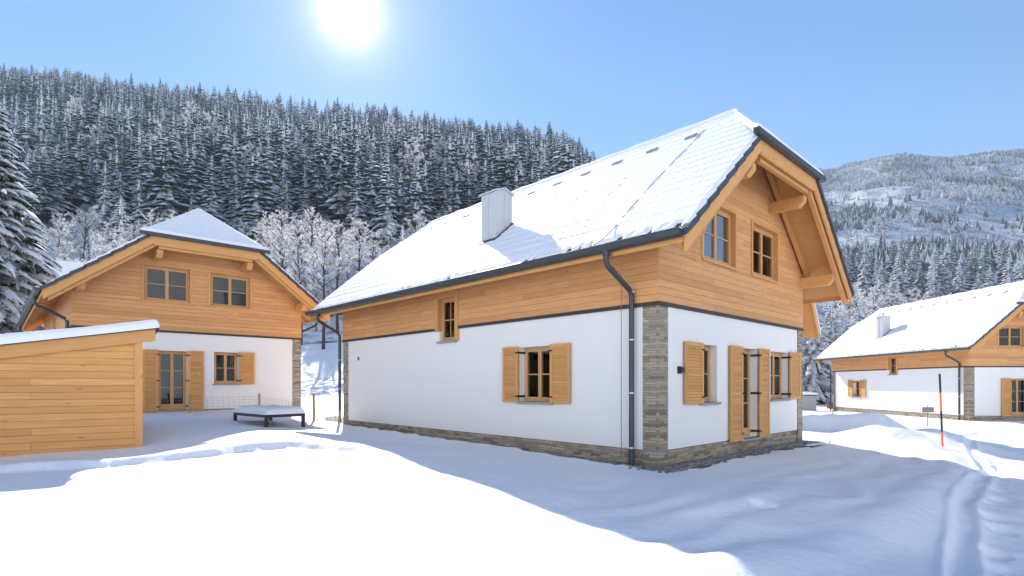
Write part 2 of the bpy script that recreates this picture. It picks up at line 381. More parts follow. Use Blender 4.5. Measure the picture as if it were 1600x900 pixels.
# ------------------------------------------------------------------ mesh builder
class MB:
    def __init__(self): self.v = []; self.f = []; self.uv = []; self.t = []; self.m = []
    def face(self, pts, axis=None, tint=None, mat=0, off=None):
        P = [Vector(p) for p in pts]
        n = len(self.v); self.v.extend([tuple(p) for p in P]); self.f.append(tuple(range(n, n + len(P))))
        nor = (P[1] - P[0]).cross(P[-1] - P[0])
        if nor.length < 1e-12: nor = Vector((0, 0, 1))
        nor.normalize()
        if axis is None:
            e = max(((P[(i + 1) % len(P)] - P[i]) for i in range(len(P))), key=lambda d: d.length); axis = e
        ax = Vector(axis); ax = ax - nor * ax.dot(nor)
        if ax.length < 1e-6: ax = nor.orthogonal()
        ax.normalize(); bx = nor.cross(ax)
        if off is None: off = (random.random() * 90, random.random() * 60)
        self.uv.extend([(p.dot(ax) + off[0], p.dot(bx) + off[1]) for p in P])
        self.t.append(random.random() if tint is None else tint); self.m.append(mat)
    def para(self, o, a, b, c, axis=None, tint=None, mat=0):
        o, a, b, c = Vector(o), Vector(a), Vector(b), Vector(c)
        if a.cross(b).dot(c) < 0: a, b = b, a
        if axis is None: axis = max((a, b, c), key=lambda d: d.length)
        if tint is None: tint = random.random()
        off = (random.random() * 90, random.random() * 60)
        K = dict(axis=axis, tint=tint, mat=mat, off=off)
        self.face([o, o + b, o + a + b, o + a], **K); self.face([o + c, o + a + c, o + a + b + c, o + b + c], **K)
        self.face([o, o + a, o + a + c, o + c], **K); self.face([o + b, o + b + c, o + a + b + c, o + a + b], **K)
        self.face([o, o + c, o + b + c, o + b], **K); self.face([o + a, o + a + b, o + a + b + c, o + a + c], **K)
    def box(self, x0, x1, y0, y1, z0, z1, **k):
        self.para((x0, y0, z0), (x1 - x0, 0, 0), (0, y1 - y0, 0), (0, 0, z1 - z0), **k)
    def prism(self, poly, ext, **k):
        P = [Vector(p) for p in poly]; e = Vector(ext)
        nor = (P[1] - P[0]).cross(P[2] - P[0])
        if nor.dot(e) > 0: P = P[::-1]
        t = random.random() if k.get('tint') is None else k['tint']; k['tint'] = t
        self.face(P, **k); self.face([p + e for p in P][::-1], **k)
        n = len(P)
        for i in range(n):
            a, b = P[i], P[(i + 1) % n]
            self.face([a, a + e, b + e, b], **k)
    def tube(self, pts, r, seg=8, mat=0, caps=True):
        P = [Vector(p) for p in pts]; rings = []
        rr = r if hasattr(r, '__len__') else [r] * len(P)
        prev = None
        for i, p in enumerate(P):
            d = (P[min(i + 1, len(P) - 1)] - P[max(i - 1, 0)]).normalized()
            if prev is None: a = d.orthogonal().normalized()
            else:
                a = prev - d * prev.dot(d)
                a = a.normalized() if a.length > 1e-6 else d.orthogonal().normalized()
            prev = a; b = d.cross(a)
            rings.append([p + (a * math.cos(2 * math.pi * j / seg) + b * math.sin(2 * math.pi * j / seg)) * rr[i] for j in range(seg)])
        for i in range(len(P) - 1):
            for j in range(seg):
                k = (j + 1) % seg
                self.face([rings[i][j], rings[i][k], rings[i + 1][k], rings[i + 1][j]], axis=P[i + 1] - P[i], tint=.3, mat=mat, off=(0, 0))
        if caps:
            self.face(rings[0][::-1], mat=mat, tint=.3); self.face(rings[-1], mat=mat, tint=.3)
    def build(self, name, mats, parent=None, smooth=False, merge=False):
        me = bpy.data.meshes.new(name); me.from_pydata(self.v, [], self.f)
        uvl = me.uv_layers.new(name='UVMap'); uvl.data.foreach_set('uv', np.array(self.uv, 'f').ravel())
        at = me.attributes.new('tint', 'FLOAT', 'FACE'); at.data.foreach_set('value', np.array(self.t, 'f'))
        for m in (mats if isinstance(mats, (list, tuple)) else [mats]): me.materials.append(m)
        me.polygons.foreach_set('material_index', np.array(self.m, 'i'))
        if merge:
            import bmesh
            bm = bmesh.new(); bm.from_mesh(me); bmesh.ops.remove_doubles(bm, verts=bm.verts, dist=.0005); bm.to_mesh(me); bm.free()
        if smooth: me.polygons.foreach_set('use_smooth', np.ones(len(me.polygons), bool))
        me.update()
        o = bpy.data.objects.new(name, me); COL.objects.link(o)
        if parent: o.parent = parent
        return o
def np_mesh(name, V, F, mats, mi=None, smooth=False):
    """fast mesh from arrays; F is a list of (n,k) arrays"""
    me = bpy.data.meshes.new(name)
    V = np.asarray(V, 'f'); nv = len(V)
    me.vertices.add(nv); me.vertices.foreach_set('co', V.ravel())
    F = [np.asarray(f, np.int32) for f in F if len(f)]
    loops = np.concatenate([f.ravel() for f in F]); tot = np.concatenate([np.full(len(f), f.shape[1], np.int32) for f in F])
    me.loops.add(len(loops)); me.loops.foreach_set('vertex_index', loops)
    me.polygons.add(len(tot)); st = np.zeros(len(tot), np.int32); st[1:] = np.cumsum(tot)[:-1]
    me.polygons.foreach_set('loop_start', st); me.polygons.foreach_set('loop_total', tot)
    for m in mats: me.materials.append(m)
    if mi is not None: me.polygons.foreach_set('material_index', np.asarray(mi, np.int32))
    if smooth: me.polygons.foreach_set('use_smooth', np.ones(len(tot), bool))
    me.update(calc_edges=True); me.validate(); return me
def link(name, me, parent=None):
    o = bpy.data.objects.new(name, me); COL.objects.link(o)
    if parent: o.parent = parent
    return o
def tag(o, label=None, cat=None, group=None, kind=None):
    if label: o['label'] = label
    if cat: o['category'] = cat
    if group: o['group'] = group
    if kind: o['kind'] = kind
    return o
def empty(name, loc, rz=0):
    o = bpy.data.objects.new(name, None); COL.objects.link(o); o.location = loc; o.rotation_euler = (0, 0, rz); o.empty_display_size = .2
    return o
def grid_mesh(name, X, Y, Z, mats, parent=None, smooth=True, close=False):
    nr, nc = X.shape
    V = np.stack([X.ravel(), Y.ravel(), Z.ravel()], 1)
    i = np.arange(nr * nc).reshape(nr, nc)
    F = np.stack([i[:-1, :-1].ravel(), i[:-1, 1:].ravel(), i[1:, 1:].ravel(), i[1:, :-1].ravel()], 1)
    return link(name, np_mesh(name, V, [F], mats, None, smooth), parent)

# ------------------------------------------------------------------ ground sheets (one height function)
def polar(name, r, az, mats, kind='structure'):
    A, RR = np.meshgrid(az, r)
    X = RR * np.sin(A); Y = RR * np.cos(A)
    Z = height(X, Y)
    o = grid_mesh(name, X, Y, Z, mats)
    o['kind'] = kind; return o
az_front = np.radians(np.linspace(-50, 50, 760))
az_back = np.radians(np.linspace(50, 310, 60))
RN = 62.0
r_near = np.concatenate([[.01, .6, 1.5], np.geomspace(2.4, RN, 800)])
polar('snowy_ground', r_near, np.concatenate([az_front, az_back[1:]]), [M_SNOW])
r_hill = np.concatenate([[RN], np.geomspace(RN * 1.01, 700, 190)])
polar('wooded_hill', r_hill, np.radians(np.linspace(-62, 16, 240)), [M_HILL])
r_mt = np.concatenate([[RN], np.geomspace(RN * 1.01, 1900, 260)])
polar('mountain', r_mt, np.radians(np.linspace(16, 62, 200)), [M_HILL])
polar('added_bounce_hill', np.concatenate([[RN], np.geomspace(RN * 1.03, 1900, 70)]), np.radians(np.linspace(62, 298, 110)), [M_SNOW])  # unseen snow slope behind the camera, added to bounce sunlight onto the chalets

# ------------------------------------------------------------------ chalet
K = .843; EZ = 4.0; EO = .8; GO = 1.0           # roof slope, eave height, overhangs
ZH = 6.36                                        # eave height of the half hip
SH = (ZH - EZ) / K - EO
HK = (EZ + K * (W / 2 + EO) - ZH) / (GO + .22)   # slope of the half hip
def zr(s): return EZ + K * (min(s, W - s) + EO)
PH = .135
class Face:
    def __init__(s, O, U, Nn): s.O, s.U, s.N = Vector(O), Vector(U), Vector(Nn)
    def p(s, u, z, n=0): return s.O + s.U * u + s.N * n + Vector((0, 0, z))
    def box(s, mb, u0, u1, z0, z1, n0, n1, **k):
        mb.para(s.p(u0, z0, n0), s.U * (u1 - u0), s.N * (n1 - n0), Vector((0, 0, z1 - z0)), **k)
FG = Face((0, 0, 0), (1, 0, 0), (0, -1, 0)); FL = Face((0, 0, 0), (0, 1, 0), (-1, 0, 0))
FR = Face((W, 0, 0), (0, 1, 0), (1, 0, 0)); FB = Face((0, L, 0), (1, 0, 0), (0, 1, 0))

def wall_panel(mb, F, u0, u1, z0, z1, ops, depth):
    us = sorted({u0, u1, *[min(max(v, u0), u1) for o in ops for v in o[:2]]}); zs = sorted({z0, z1, *[min(max(v, z0), z1) for o in ops for v in o[2:4]]})
    def inside(u, z): return any(o[0] < u < o[1] and o[2] < z < o[3] for o in ops)
    flip = F.U.cross(Vector((0, 0, 1))).dot(F.N) < 0
    def q(pts): mb.face(pts[::-1] if flip else pts)
    for i in range(len(us) - 1):
        for j in range(len(zs) - 1):
            a, b, c, d = us[i], us[i + 1], zs[j], zs[j + 1]
            if b - a < 1e-5 or d - c < 1e-5 or inside((a + b) / 2, (c + d) / 2): continue
            q([F.p(a, c), F.p(b, c), F.p(b, d), F.p(a, d)])
    for o in ops:
        a, b, c, d = o[0], o[1], max(o[2], z0), min(o[3], z1)
        if d <= c: continue
        q([F.p(a, c), F.p(a, d), F.p(a, d, -depth), F.p(a, c, -depth)]); q([F.p(b, d), F.p(b, c), F.p(b, c, -depth), F.p(b, d, -depth)])
        if o[3] <= z1: q([F.p(a, d), F.p(b, d), F.p(b, d, -depth), F.p(a, d, -depth)])
        if o[2] >= z0: q([F.p(b, c), F.p(a, c), F.p(a, c, -depth), F.p(b, c, -depth)])

def cladding(mb, F, ulim, z0, z1, ops, n=.035):
    z = z0; flip = F.U.cross(Vector((0, 0, 1))).dot(F.N) < 0
    while z < z1 - 1e-4:
        zb = min(z + PH, z1); tint = random.random() ** 1.5
        row_j = int(round(z / PH)) * 7 % 11
        cuts = sorted({z, zb, *[v for o in ops for v in (o[2], o[3]) if z < v < zb]})
        off = (random.random() * 90, random.random() * 60)
        for a, b in zip(cuts[:-1], cuts[1:]):
            (l0, r0), (l1, r1) = ulim(a), ulim(b)
            if r0 - l0 < .03: continue
            segs = [(l0, r0, l1, r1)]
            for o in ops:
                if o[2] < (a + b) / 2 < o[3]:
                    ns = []
                    for s in segs:
                        if o[1] <= max(s[0], s[2]) or o[0] >= min(s[1], s[3]): ns.append(s); continue
                        if o[0] > max(s[0], s[2]): ns.append((s[0], o[0], s[2], o[0]))
                        if o[1] < min(s[1], s[3]): ns.append((o[1], s[1], o[1], s[3]))
                    segs = ns
            g = .011 if a == z else 0
            cutp = (row_j * 1.37 + 2.1) % 4.1
            ns = []
            for s in segs:
                u_a = s[0]; left = s
                c_ = cutp - 4.1
                while c_ < s[1]:
                    if c_ > max(left[0], left[2]) + .3 and c_ < min(left[1], left[3]) - .3:
                        ns.append((left[0], c_ - .002, left[2], c_ - .002)); left = (c_ + .002, left[1], c_ + .002, left[3])
                    c_ += 4.1
                ns.append(left)
            segs = ns
            for s in segs:
                rr_ = random.Random(int(s[1] * 10) * 977 + row_j * 31); tt = rr_.random() ** 1.6; tint = tt; off = (rr_.random() * 90, rr_.random() * 60)
                L_ = [F.p(s[0], a + g, n), F.p(s[1], a + g, n), F.p(s[3], b, n), F.p(s[2], b, n)]
                mb.face(L_[::-1] if flip else L_, axis=F.U, tint=tint, off=off)
                if g:
                    L_ = [F.p(s[0], a, n - .014), F.p(s[1], a, n - .014), F.p(s[1], a + g, n), F.p(s[0], a + g, n)]
                    mb.face(L_[::-1] if flip else L_, axis=F.U, tint=tint, off=off)
                    L_ = [F.p(s[0], a, n), F.p(s[1], a, n), F.p(s[1], a, n - .014), F.p(s[0], a, n - .014)]
                    mb.face(L_[::-1] if flip else L_, axis=F.U, tint=tint, off=off)
        z = zb

def make_window(root, F, u0, u1, z0, z1, depth, door=False, casing=None, sill=True, leaves=2, bars=1, name='window', glass=None, curtain=0):
    """frame with casements, panes as sub-parts"""
    mb = MB(); n = -depth
    fw = .055
    F.box(mb, u0, u1, z1 - fw, z1, n, n + .07); F.box(mb, u0, u1, z0, z0 + fw, n, n + .07)
    F.box(mb, u0, u0 + fw, z0 + fw, z1 - fw, n, n + .07); F.box(mb, u1 - fw, u1, z0 + fw, z1 - fw, n, n + .07)
    ia, ib, ic, idd = u0 + fw, u1 - fw, z0 + fw, z1 - fw
    wl = (ib - ia) / leaves; panes = []
    for k in range(leaves):
        a, b = ia + k * wl, ia + (k + 1) * wl; sw = .05
        F.box(mb, a, b, idd - sw, idd, n + .012, n + .082); F.box(mb, a, b, ic, ic + (sw if not door else .16), n + .012, n + .082)
        lo = ic + (sw if not door else .16)
        F.box(mb, a, a + sw, lo, idd - sw, n + .012, n + .082); F.box(mb, b - sw, b, lo, idd - sw, n + .012, n + .082)
        for j in range(bars):
            zc = lo + (idd - sw - lo) * (j + 1) / (bars + 1)
            F.box(mb, a + sw, b - sw, zc - .013, zc + .013, n + .03, n + .062)
        if leaves == 1:
            uc = (a + b) / 2; F.box(mb, uc - .013, uc + .013, lo, idd - sw, n + .032, n + .064)
        panes.append((a + sw, b - sw, lo, idd - sw))
    w = mb.build(name, M_WIN, root)
    for (a, b, c, d) in panes:
        pm = MB(); F.box(pm, a - .005, b + .005, c - .005, d + .005, n + .035, n + .047); pm.build('pane', glass or M_GLASS, w)
    for sd in (0, 1):
        cw_ = (u1 - u0) * (.14 + .10 * curtain)
        c0 = u0 + .03 if sd == 0 else u1 - .03 - cw_
        qm = MB(); nn = 14
        P_ = [F.p(c0 + cw_ * i / nn, 0, n - .10 - .03 * math.sin(i * 1.9)) for i in range(nn + 1)]
        for i in range(nn):
            a_, b_ = P_[i], P_[i + 1]
            qm.face([a_ + Vector((0, 0, z0)), b_ + Vector((0, 0, z0)), b_ + Vector((0, 0, z1)), a_ + Vector((0, 0, z1))])
        if curtain: qm.build('curtain', M_CURTAIN, w)
    if casing:
        cm = MB(); cw = casing
        lo = z0 - (cw if not sill else 0)
        F.box(cm, u0 - cw, u0, lo, z1, -depth + .02, .06); F.box(cm, u1, u1 + cw, lo, z1, -depth + .02, .06)
        F.box(cm, u0 - cw, u1 + cw, z1, z1 + .05, -depth + .02, .062)
        cm.build('casing', M_BEAM, w)
    if sill:
        sm = MB(); F.box(sm, u0 - .05, u1 + .05, z0 - .05, z0, -depth + .005, .075)
        sm.build('sill', M_BEAM if casing and casing < .1 else M_SILL, w)
    return w
def make_shutter(root, F, u0, u1, z0, z1, hinge_side, rails=1, straps=None):
    mb = MB(); n0, n1 = .035, .078; sw = .075
    F.box(mb, u0, u0 + sw, z0, z1, n0, n1); F.box(mb, u1 - sw, u1, z0, z1, n0, n1)
    zz = [z0 + (z1 - z0) * i / (rails + 1) for i in range(rails + 2)]
    for i, zc in enumerate(zz):
        a = zc if i == 0 else (zc - sw if i == len(zz) - 1 else zc - sw / 2)
        F.box(mb, u0 + sw, u1 - sw, a, a + sw, n0 + .002, n1 - .002)
    for i in range(len(zz) - 1):
        a = zz[i] + (sw if i == 0 else sw / 2); b = zz[i + 1] - (sw if i == len(zz) - 2 else sw / 2)
        ns = max(2, int((b - a) / .058)); st = (b - a) / ns
        for k in range(ns):
            o = F.p(u0 + sw, a + k * st, n1 - .010)
            mb.para(o, F.U * (u1 - u0 - 2 * sw), -F.N * .022 + Vector((0, 0, st * .98)), F.N * .008 + Vector((0, 0, .006)))
    s = mb.build('shutter', M_SHUT, root)
    ue = u0 if hinge_side < 0 else u1
    for zc in (z0 + .16, (z0 + z1) / 2, z1 - .16) if rails > 0 else (z0 + .14, z1 - .14):
        hm = MB(); d = -hinge_side
        a, b = sorted((ue + hinge_side * .012, ue + d * .07))
        F.box(hm, a, b, zc - .018, zc + .018, n1, n1 + .008)
        a, b = sorted((ue + hinge_side * .004, ue + hinge_side * .03))
        F.box(hm, a, b, zc - .022, zc + .022, -.14, n1 + .006)
        hm.build('hinge', M_IRON, s)
    return s
def downpipe(root, x_eave, y, x_wall, zt, zb, sgn):
    mb = MB(); zb = max(zb, -.2)
    pts = [(x_eave, y, zt), (x_eave, y, zt - .20), (x_eave + sgn * .05, y, zt - .27), (x_wall - sgn * .06, y, zt - .62), (x_wall, y, zt - .72), (x_wall, y, zt - 1.2), (x_wall, y, zb)]
    mb.tube(pts, .05, 10)
    mb.tube([(x_eave, y, zt + .03), (x_eave, y, zt - .10)], .062, 10)
    mb.tube([(x_wall, y, .28), (x_wall, y, zb - .01)], .056, 10)
    p = mb.build('downpipe', M_METAL, root, smooth=False)
    for zc in (3.25, 2.35, 1.35, .32):
        bm_ = MB(); bm_.tube([(x_wall, y, zc - .012), (x_wall, y, zc + .012)], .061, 12); bm_.build('pipe_bracket', M_BRACKET, p)
    return p

def snow_patch(name, rows, cols, fs, ft, surf, thick, parent, seed, dims, holes=None, mat=None):
    """fs(v)->range; surface snow with thickness falling off to the rim"""
    v = np.linspace(0, 1, rows); u = np.linspace(0, 1, cols)
    # pack extra lines close to the rim
    v = np.sort(np.concatenate([v, [.004, .010, .018, .982, .99, .996]])); u = np.sort(np.concatenate([u, [.002, .004, .008, .992, .996, .998]]))
    U, V = np.meshgrid(u, v)
    X, Y = fs(U, V)
    Z = surf(X, Y)
    lu, lv = dims
    e = np.minimum(np.minimum(U, 1 - U) * lu, np.minimum(V, 1 - V) * lv)
    rim = np.sqrt(np.clip(e / .06, 0, 1))
    t = thick(X, Y, V) * (.25 + .75 * rim)
    if holes is not None: t = t - holes(X, Y) * .125
    Zt = Z + t
    rim0 = (U == 0) | (U == 1) | (V == 0) | (V == 1)
    Zt = np.where(rim0, Z - .012, Zt)
    return grid_mesh(name, X, Y, Zt, [mat or M_ROOFSNOW], parent)

def build_chalet(h, label, spec, detail=True):
    global K, ZH, SH, HK
    K = spec.get('K', .843); ZH = spec.get('ZH', 6.36); SH = (ZH - EZ) / K - EO; HK = (EZ + K * (W / 2 + EO) - ZH) / (GO + .22)
    root = empty('chalet', (h['c0'][0], h['c0'][1], h['z']), R(90 - h['az']))
    tag(root, label, 'chalet', 'chalets of white plaster and larch boards')
    PB, PT = .29, 2.965
    gl = [o for o in spec['gable'] if o['z0'] < PT - .2]; gu = [o for o in spec['gable'] if o['z0'] >= PT - .2]
    box4 = lambda o: (o['u0'], o['u1'], o['z0'], o['z1'])
    # plaster ground floor
    mb = MB()
    wall_panel(mb, FG, 0, W, PB, PT, [box4(o) for o in gl], .24)
    wall_panel(mb, FL, 0, L, PB, PT, [box4(o) for o in spec['long']], .24)
    wall_panel(mb, FR, 0, L, PB, PT, [], .24); wall_panel(mb, FB, 0, W, PB, PT, [], .24)
    mb.face([(0, 0, PB), (0, L, PB), (W, L, PB), (W, 0, PB)])
    mb.build('wall', M_PLASTER, root)
    # stone plinth
    mb = MB()
    dops = [box4(o) for o in gl if o.get('door')]
    us = [.03] + [v for o in dops for v in (o[0], o[1])] + [W - .03]
    mb.box(.025, W - .025, .025, L - .025, -.5, PB - .004)
    mb.build('plinth', M_STONE, root)
    # corner pillars of split stone
    for (x, y, sx, sy) in ((0, 0, 1, 1), (W, 0, -1, 1), (0, L, 1, -1), (W, L, -1, -1)):
        mb = MB(); e = .022; w = .31
        x0, x1 = sorted((x - sx * e, x + sx * w)); y0, y1 = sorted((y - sy * e, y + sy * .05))
        mb.box(x0, x1, y0, y1, -.45, PT)
        x0, x1 = sorted((x - sx * e, x + sx * .05)); y0, y1 = sorted((y + sy * .05, y + sy * w))
        mb.box(x0, x1, y0, y1, -.45, PT)
        mb.build('corner_pillar', M_STONE, root)
    # dark band, interrupted by the tall side window
    mb = MB(); z0, z1 = PT, PT + .065; e = .05
    FG.box(mb, -e, W + e, z0, z1, -.01, e); FB.box(mb, -e, W + e, z0, z1, -.01, e); FR.box(mb, -.0, L, z0, z1, -.01, e)
    cut = [o for o in spec['long'] if o['z1'] > PT]
    u = 0
    for o in cut:
        FL.box(mb, u, o['u0'] - .14, z0, z1, -.01, e); u = o['u1'] + .14
    FL.box(mb, u, L, z0, z1, -.01, e)
    mb.build('trim_band', M_BAND, root)
    # larch upper floor
    mb = MB(); zc = PT + .065
    def glim(z):
        s = max(-.035, (z + .10 - EZ) / K - EO); return (s, W - s)
    cladding(mb, FG, glim, zc, 7.1, [box4(o) for o in gu])
    cladding(mb, FB, glim, zc, 7.1, [])
    cladding(mb, FL, lambda z: (-.035, L + .035), zc, 4.62, [box4(o) for o in spec['long']])
    cladding(mb, FR, lambda z: (-.035, L + .035), zc, 4.62, [])
    mb.build('cladding', M_WOOD, root)
    # windows, doors, shutters
    for F, ops in ((FG, spec['gable']), (FL, spec['long'])):
        for o in ops:
            up = o['z0'] >= PT - .2; strad = o['z0'] < PT < o['z1'] and not up
            if o.get('door'):
                make_window(root, F, o['u0'], o['u1'], o['z0'], o['z1'], .24, door=True, bars=2, name='door', curtain=o.get('cur', 1))
            elif up:
                make_window(root, F, o['u0'], o['u1'], o['z0'], o['z1'], .13, casing=.075, glass=M_GLASS_SKY if o.get('refl') else None, curtain=o.get('cur', 1))
            elif strad:
                make_window(root, F, o['u0'], o['u1'], o['z0'], o['z1'], .16, leaves=1)
                cm = MB(); F.box(cm, o['u0'] - .14, o['u0'], o['z1'] - 1.16, 4.6, -.14, .06); F.box(cm, o['u1'], o['u1'] + .14, PT - .02, 4.6, -.14, .06)
                F.box(cm, o['u0'], o['u1'], o['z1'], 4.6, -.14, .055)
                cm.build('window_casing', M_BEAM, root)
            else:
                make_window(root, F, o['u0'], o['u1'], o['z0'], o['z1'], .22, curtain=o.get('cur', 1))
            for (side, w) in o.get('shut', ()):
                a, b = (o['u0'] - w, o['u0']) if side == 'L' else (o['u1'], o['u1'] + w)
                make_shutter(root, F, a, b, o['z0'] - .02, o['z1'] + .02, 1 if side == 'L' else -1, rails=1 if o.get('door') else (1 if o['z1'] - o['z0'] > 1.6 else 0) )
    # roof tiles (main slopes and half hips)
    rz = EZ + K * (W / 2 + EO); yr0, yr1 = .22, L - .22
    def slope_poly(sg, dz, inset=0):
        X = lambda s: s if sg < 0 else W - s
        return [(X(-EO), -GO + inset, EZ + dz), (X(SH), -GO + inset, ZH + dz), (W / 2, yr0, rz + dz), (W / 2, yr1, rz + dz), (X(SH), L + GO - inset, ZH + dz), (X(-EO), L + GO - inset, EZ + dz)]
    mb = MB()
    for sg in (-1, 1): mb.prism(slope_poly(sg, 0), (0, 0, -.07))
    wing = .28
    for yb, yr, d, wing in ((-GO, yr0, -1, .28), (L + GO, yr1, 1, .04)):
        mb.prism([(SH - wing, yb + d * .05, ZH + .03), (W - SH + wing, yb + d * .05, ZH + .03), (W / 2 + .02, yr, rz + .035), (W / 2 - .02, yr, rz + .035)], (0, 0, -.07))
    roof = mb.build('roof', M_TILE, root)
    # metal edge along the half hips and tile steps along the verges
    mb = MB()
    for yb, d, wing in ((-GO, -1, .28), (L + GO, 1, .04)):
        mb = MB()
        y0, y1 = sorted((yb + d * .13, yb + d * .02)); mb.box(SH - wing - .02, W - SH + wing + .02, y0, y1, ZH - .06, ZH + .05)
        mb.build('hip_edge', M_METAL, roof)
    n = 8
    for yb, d in ((-GO, -1), (L + GO, 1)):
        for sg in (-1, 1):
            mb = MB()
            for i in range(n):
                s0 = -EO - .04 + (SH + EO) * i / n; s1 = s0 + (SH + EO) / n + .05
                X = (lambda s: s) if sg < 0 else (lambda s: W - s)
                lift = .035
                a = Vector((X(s0), yb + d * .05, EZ + K * (s0 + EO) - .10 + lift)); b = Vector((X(s1), yb + d * .05, EZ + K * (s1 + EO) - .10))
                mb.para(a, b - a, (0, -d * .14, 0), (0, 0, .11))
            mb.build('verge_tiles', M_TILE, roof)
    # timber deck below the tiles = visible soffit
    mb = MB()
    for sg in (-1, 1): mb.prism(slope_poly(sg, -.072, .03), (0, 0, -.05), axis=(0, 1, 0))
    for yb, yr, d in ((-GO, yr0, -1), (L + GO, yr1, 1)):
        mb.prism([(SH, yb - d * .03, ZH - .045), (W - SH, yb - d * .03, ZH - .045), (W / 2 + .02, yr, rz - .045), (W / 2 - .02, yr, rz - .045)], (0, 0, -.05), axis=(1, 0, 0))
    mb.build('soffit', M_SOFFIT, root)
    # barge boards, flying rafters, wall rafters
    for yb, d in ((-GO, -1), (L + GO, 1)):
        for sg in (-1, 1):
            X = (lambda s: s) if sg < 0 else (lambda s: W - s)
            def rake(y0, th, top, hh, s0, s1, nm, m):
                mb = MB()
                P = [(X(s0), y0, EZ + K * (s0 + EO) - top), (X(s1), y0, EZ + K * (s1 + EO) - top), (X(s1), y0, EZ + K * (s1 + EO) - top - hh), (X(s0), y0, EZ + K * (s0 + EO) - top - hh)]
                mb.prism(P, (0, -d * th, 0), axis=(X(1) - X(0), 0, K)); mb.build(nm, m, root)
            rake(yb + d * .0, .04, .02, .34, -EO + .02, SH + .12, 'barge_board', M_BEAM)
            rake(yb - d * .075, .09, .125, .36, -EO + .16, SH + .25, 'rafter', M_BEAM)
            rake(yb - d * .80, .10, .125, .17, -.06, SH + .7, 'rafter', M_BEAM)
        mb = MB(); y0, y1 = sorted((yb + d * .003, yb - d * .04)); mb.box(SH + .10, W - SH - .10, y0, y1, ZH - .34, ZH - .045)
        mb.build('hip_board', M_BEAM, root)
        mb = MB(); y0, y1 = sorted((yb - d * .076, yb - d * .16)); mb.box(SH + .25, W - SH - .25, y0, y1, ZH - .42, ZH - .06)
        mb.build('hip_rafter', M_BEAM, root)
        # purlin heads with a bevelled end
        for (s, zt, hh, wd) in ((2.18, ZH - .43, .25, .18), (W - 2.18, ZH - .43, .25, .18), (.13, 4.36, .26, .2), (W - .13, 4.36, .26, .2)):
            mb = MB(); ye = yb - d * .17; yw = 0 if d < 0 else L
            P = [(s - wd / 2, yw, zt), (s - wd / 2, ye, zt), (s - wd / 2, ye, zt - hh * .5), (s - wd / 2, ye - d * .12, zt - hh), (s - wd / 2, yw, zt - hh)]
            mb.prism(P, (wd, 0, 0), axis=(0, 1, 0)); mb.build('purlin', M_BEAM, root)
    # rafter tails under both eaves
    for sg in (-1, 1):
        X = (lambda s: s) if sg < 0 else (lambda s: W - s)
        for k in range(15):
            y = .45 + k * (L - .9) / 14
            mb = MB(); s0, s1 = -EO + .06, .0
            P = [(X(s0), y - .05, EZ + K * (s0 + EO) - .123), (X(s1), y - .05, EZ + K * (s1 + EO) - .123), (X(s1), y - .05, EZ + K * (s1 + EO) - .30), (X(s0 + .12), y - .05, EZ + K * (s0 + .12 + EO) - .30), (X(s0), y - .05, EZ + K * (s0 + EO) - .22)]
            mb.prism(P, (0, .1, 0), axis=(1, 0, K)); mb.build('rafter_tail', M_BEAM, root)
        # eave board and gutter (half round, open)
        mb = MB(); a, b = sorted((X(-EO + .0), X(-EO + .03))); mb.box(a, b, -GO + .05, L + GO - .05, EZ - .20, EZ - .02)
        mb.build('eave_board', M_BEAM, root)
        mb = MB(); xg = X(-EO - .09); r = .088; zg = EZ - .01; ns = 10
        arc = [(xg + r * math.cos(math.pi + math.pi * j / ns), zg + r * math.sin(math.pi + math.pi * j / ns) * 1.35) for j in range(ns + 1)]
        arc2 = [(xg + (r - .008) * math.cos(math.pi + math.pi * j / ns), zg + (r - .008) * math.sin(math.pi + math.pi * j / ns) * 1.35) for j in range(ns + 1)]
        y0, y1 = -GO + .02, L + GO - .02
        for j in range(ns):
            (a, b), (c, e) = arc[j], arc[j + 1]; mb.face([(a, y0, b), (a, y1, b), (c, y1, e), (c, y0, e)])
            (a, b), (c, e) = arc2[j], arc2[j + 1]; mb.face([(a, y0, b), (c, y0, e), (c, y1, e), (a, y1, b)])
        for y in (y0, y1): mb.face([(a, y, b) for a, b in arc])
        xo = xg + sg * (r - .004)
        mb.tube([(xo, y0, zg + .006), (xo, y1, zg + .006)], .013, 6)
        gut = mb.build('gutter', M_METAL, root)
        sn = MB(); sn.prism([(xg - r + .012, y0 + .02, zg - .02), (xg + r - .012, y0 + .02, zg - .02), (xg + r * .4, y0 + .02, zg + .035), (xg - r * .4, y0 + .02, zg + .035)], (0, y1 - y0 - .04, 0)); sn.build('gutter_snow', M_ROOFSNOW, gut)
        xw = X(-.105)
        downpipe(root, xg, .50, xw, EZ - .10, -.02, 1 if sg < 0 else -1)
        downpipe(root, xg, L + .12 if sg < 0 else L - .3, xw, EZ - .10, -.02, 1 if sg < 0 else -1)
    # ---- snow on the roof, thinner over the eave tiles
    hs = spec.get('hooks', [])
    rs = np.random.RandomState(spec['seed'])
    def ylim(s):
        f = np.clip((s - SH) / (W / 2 - SH), 0, 1); return -GO + .0 + f * (GO + yr0), L + GO - f * (GO + L - yr1)
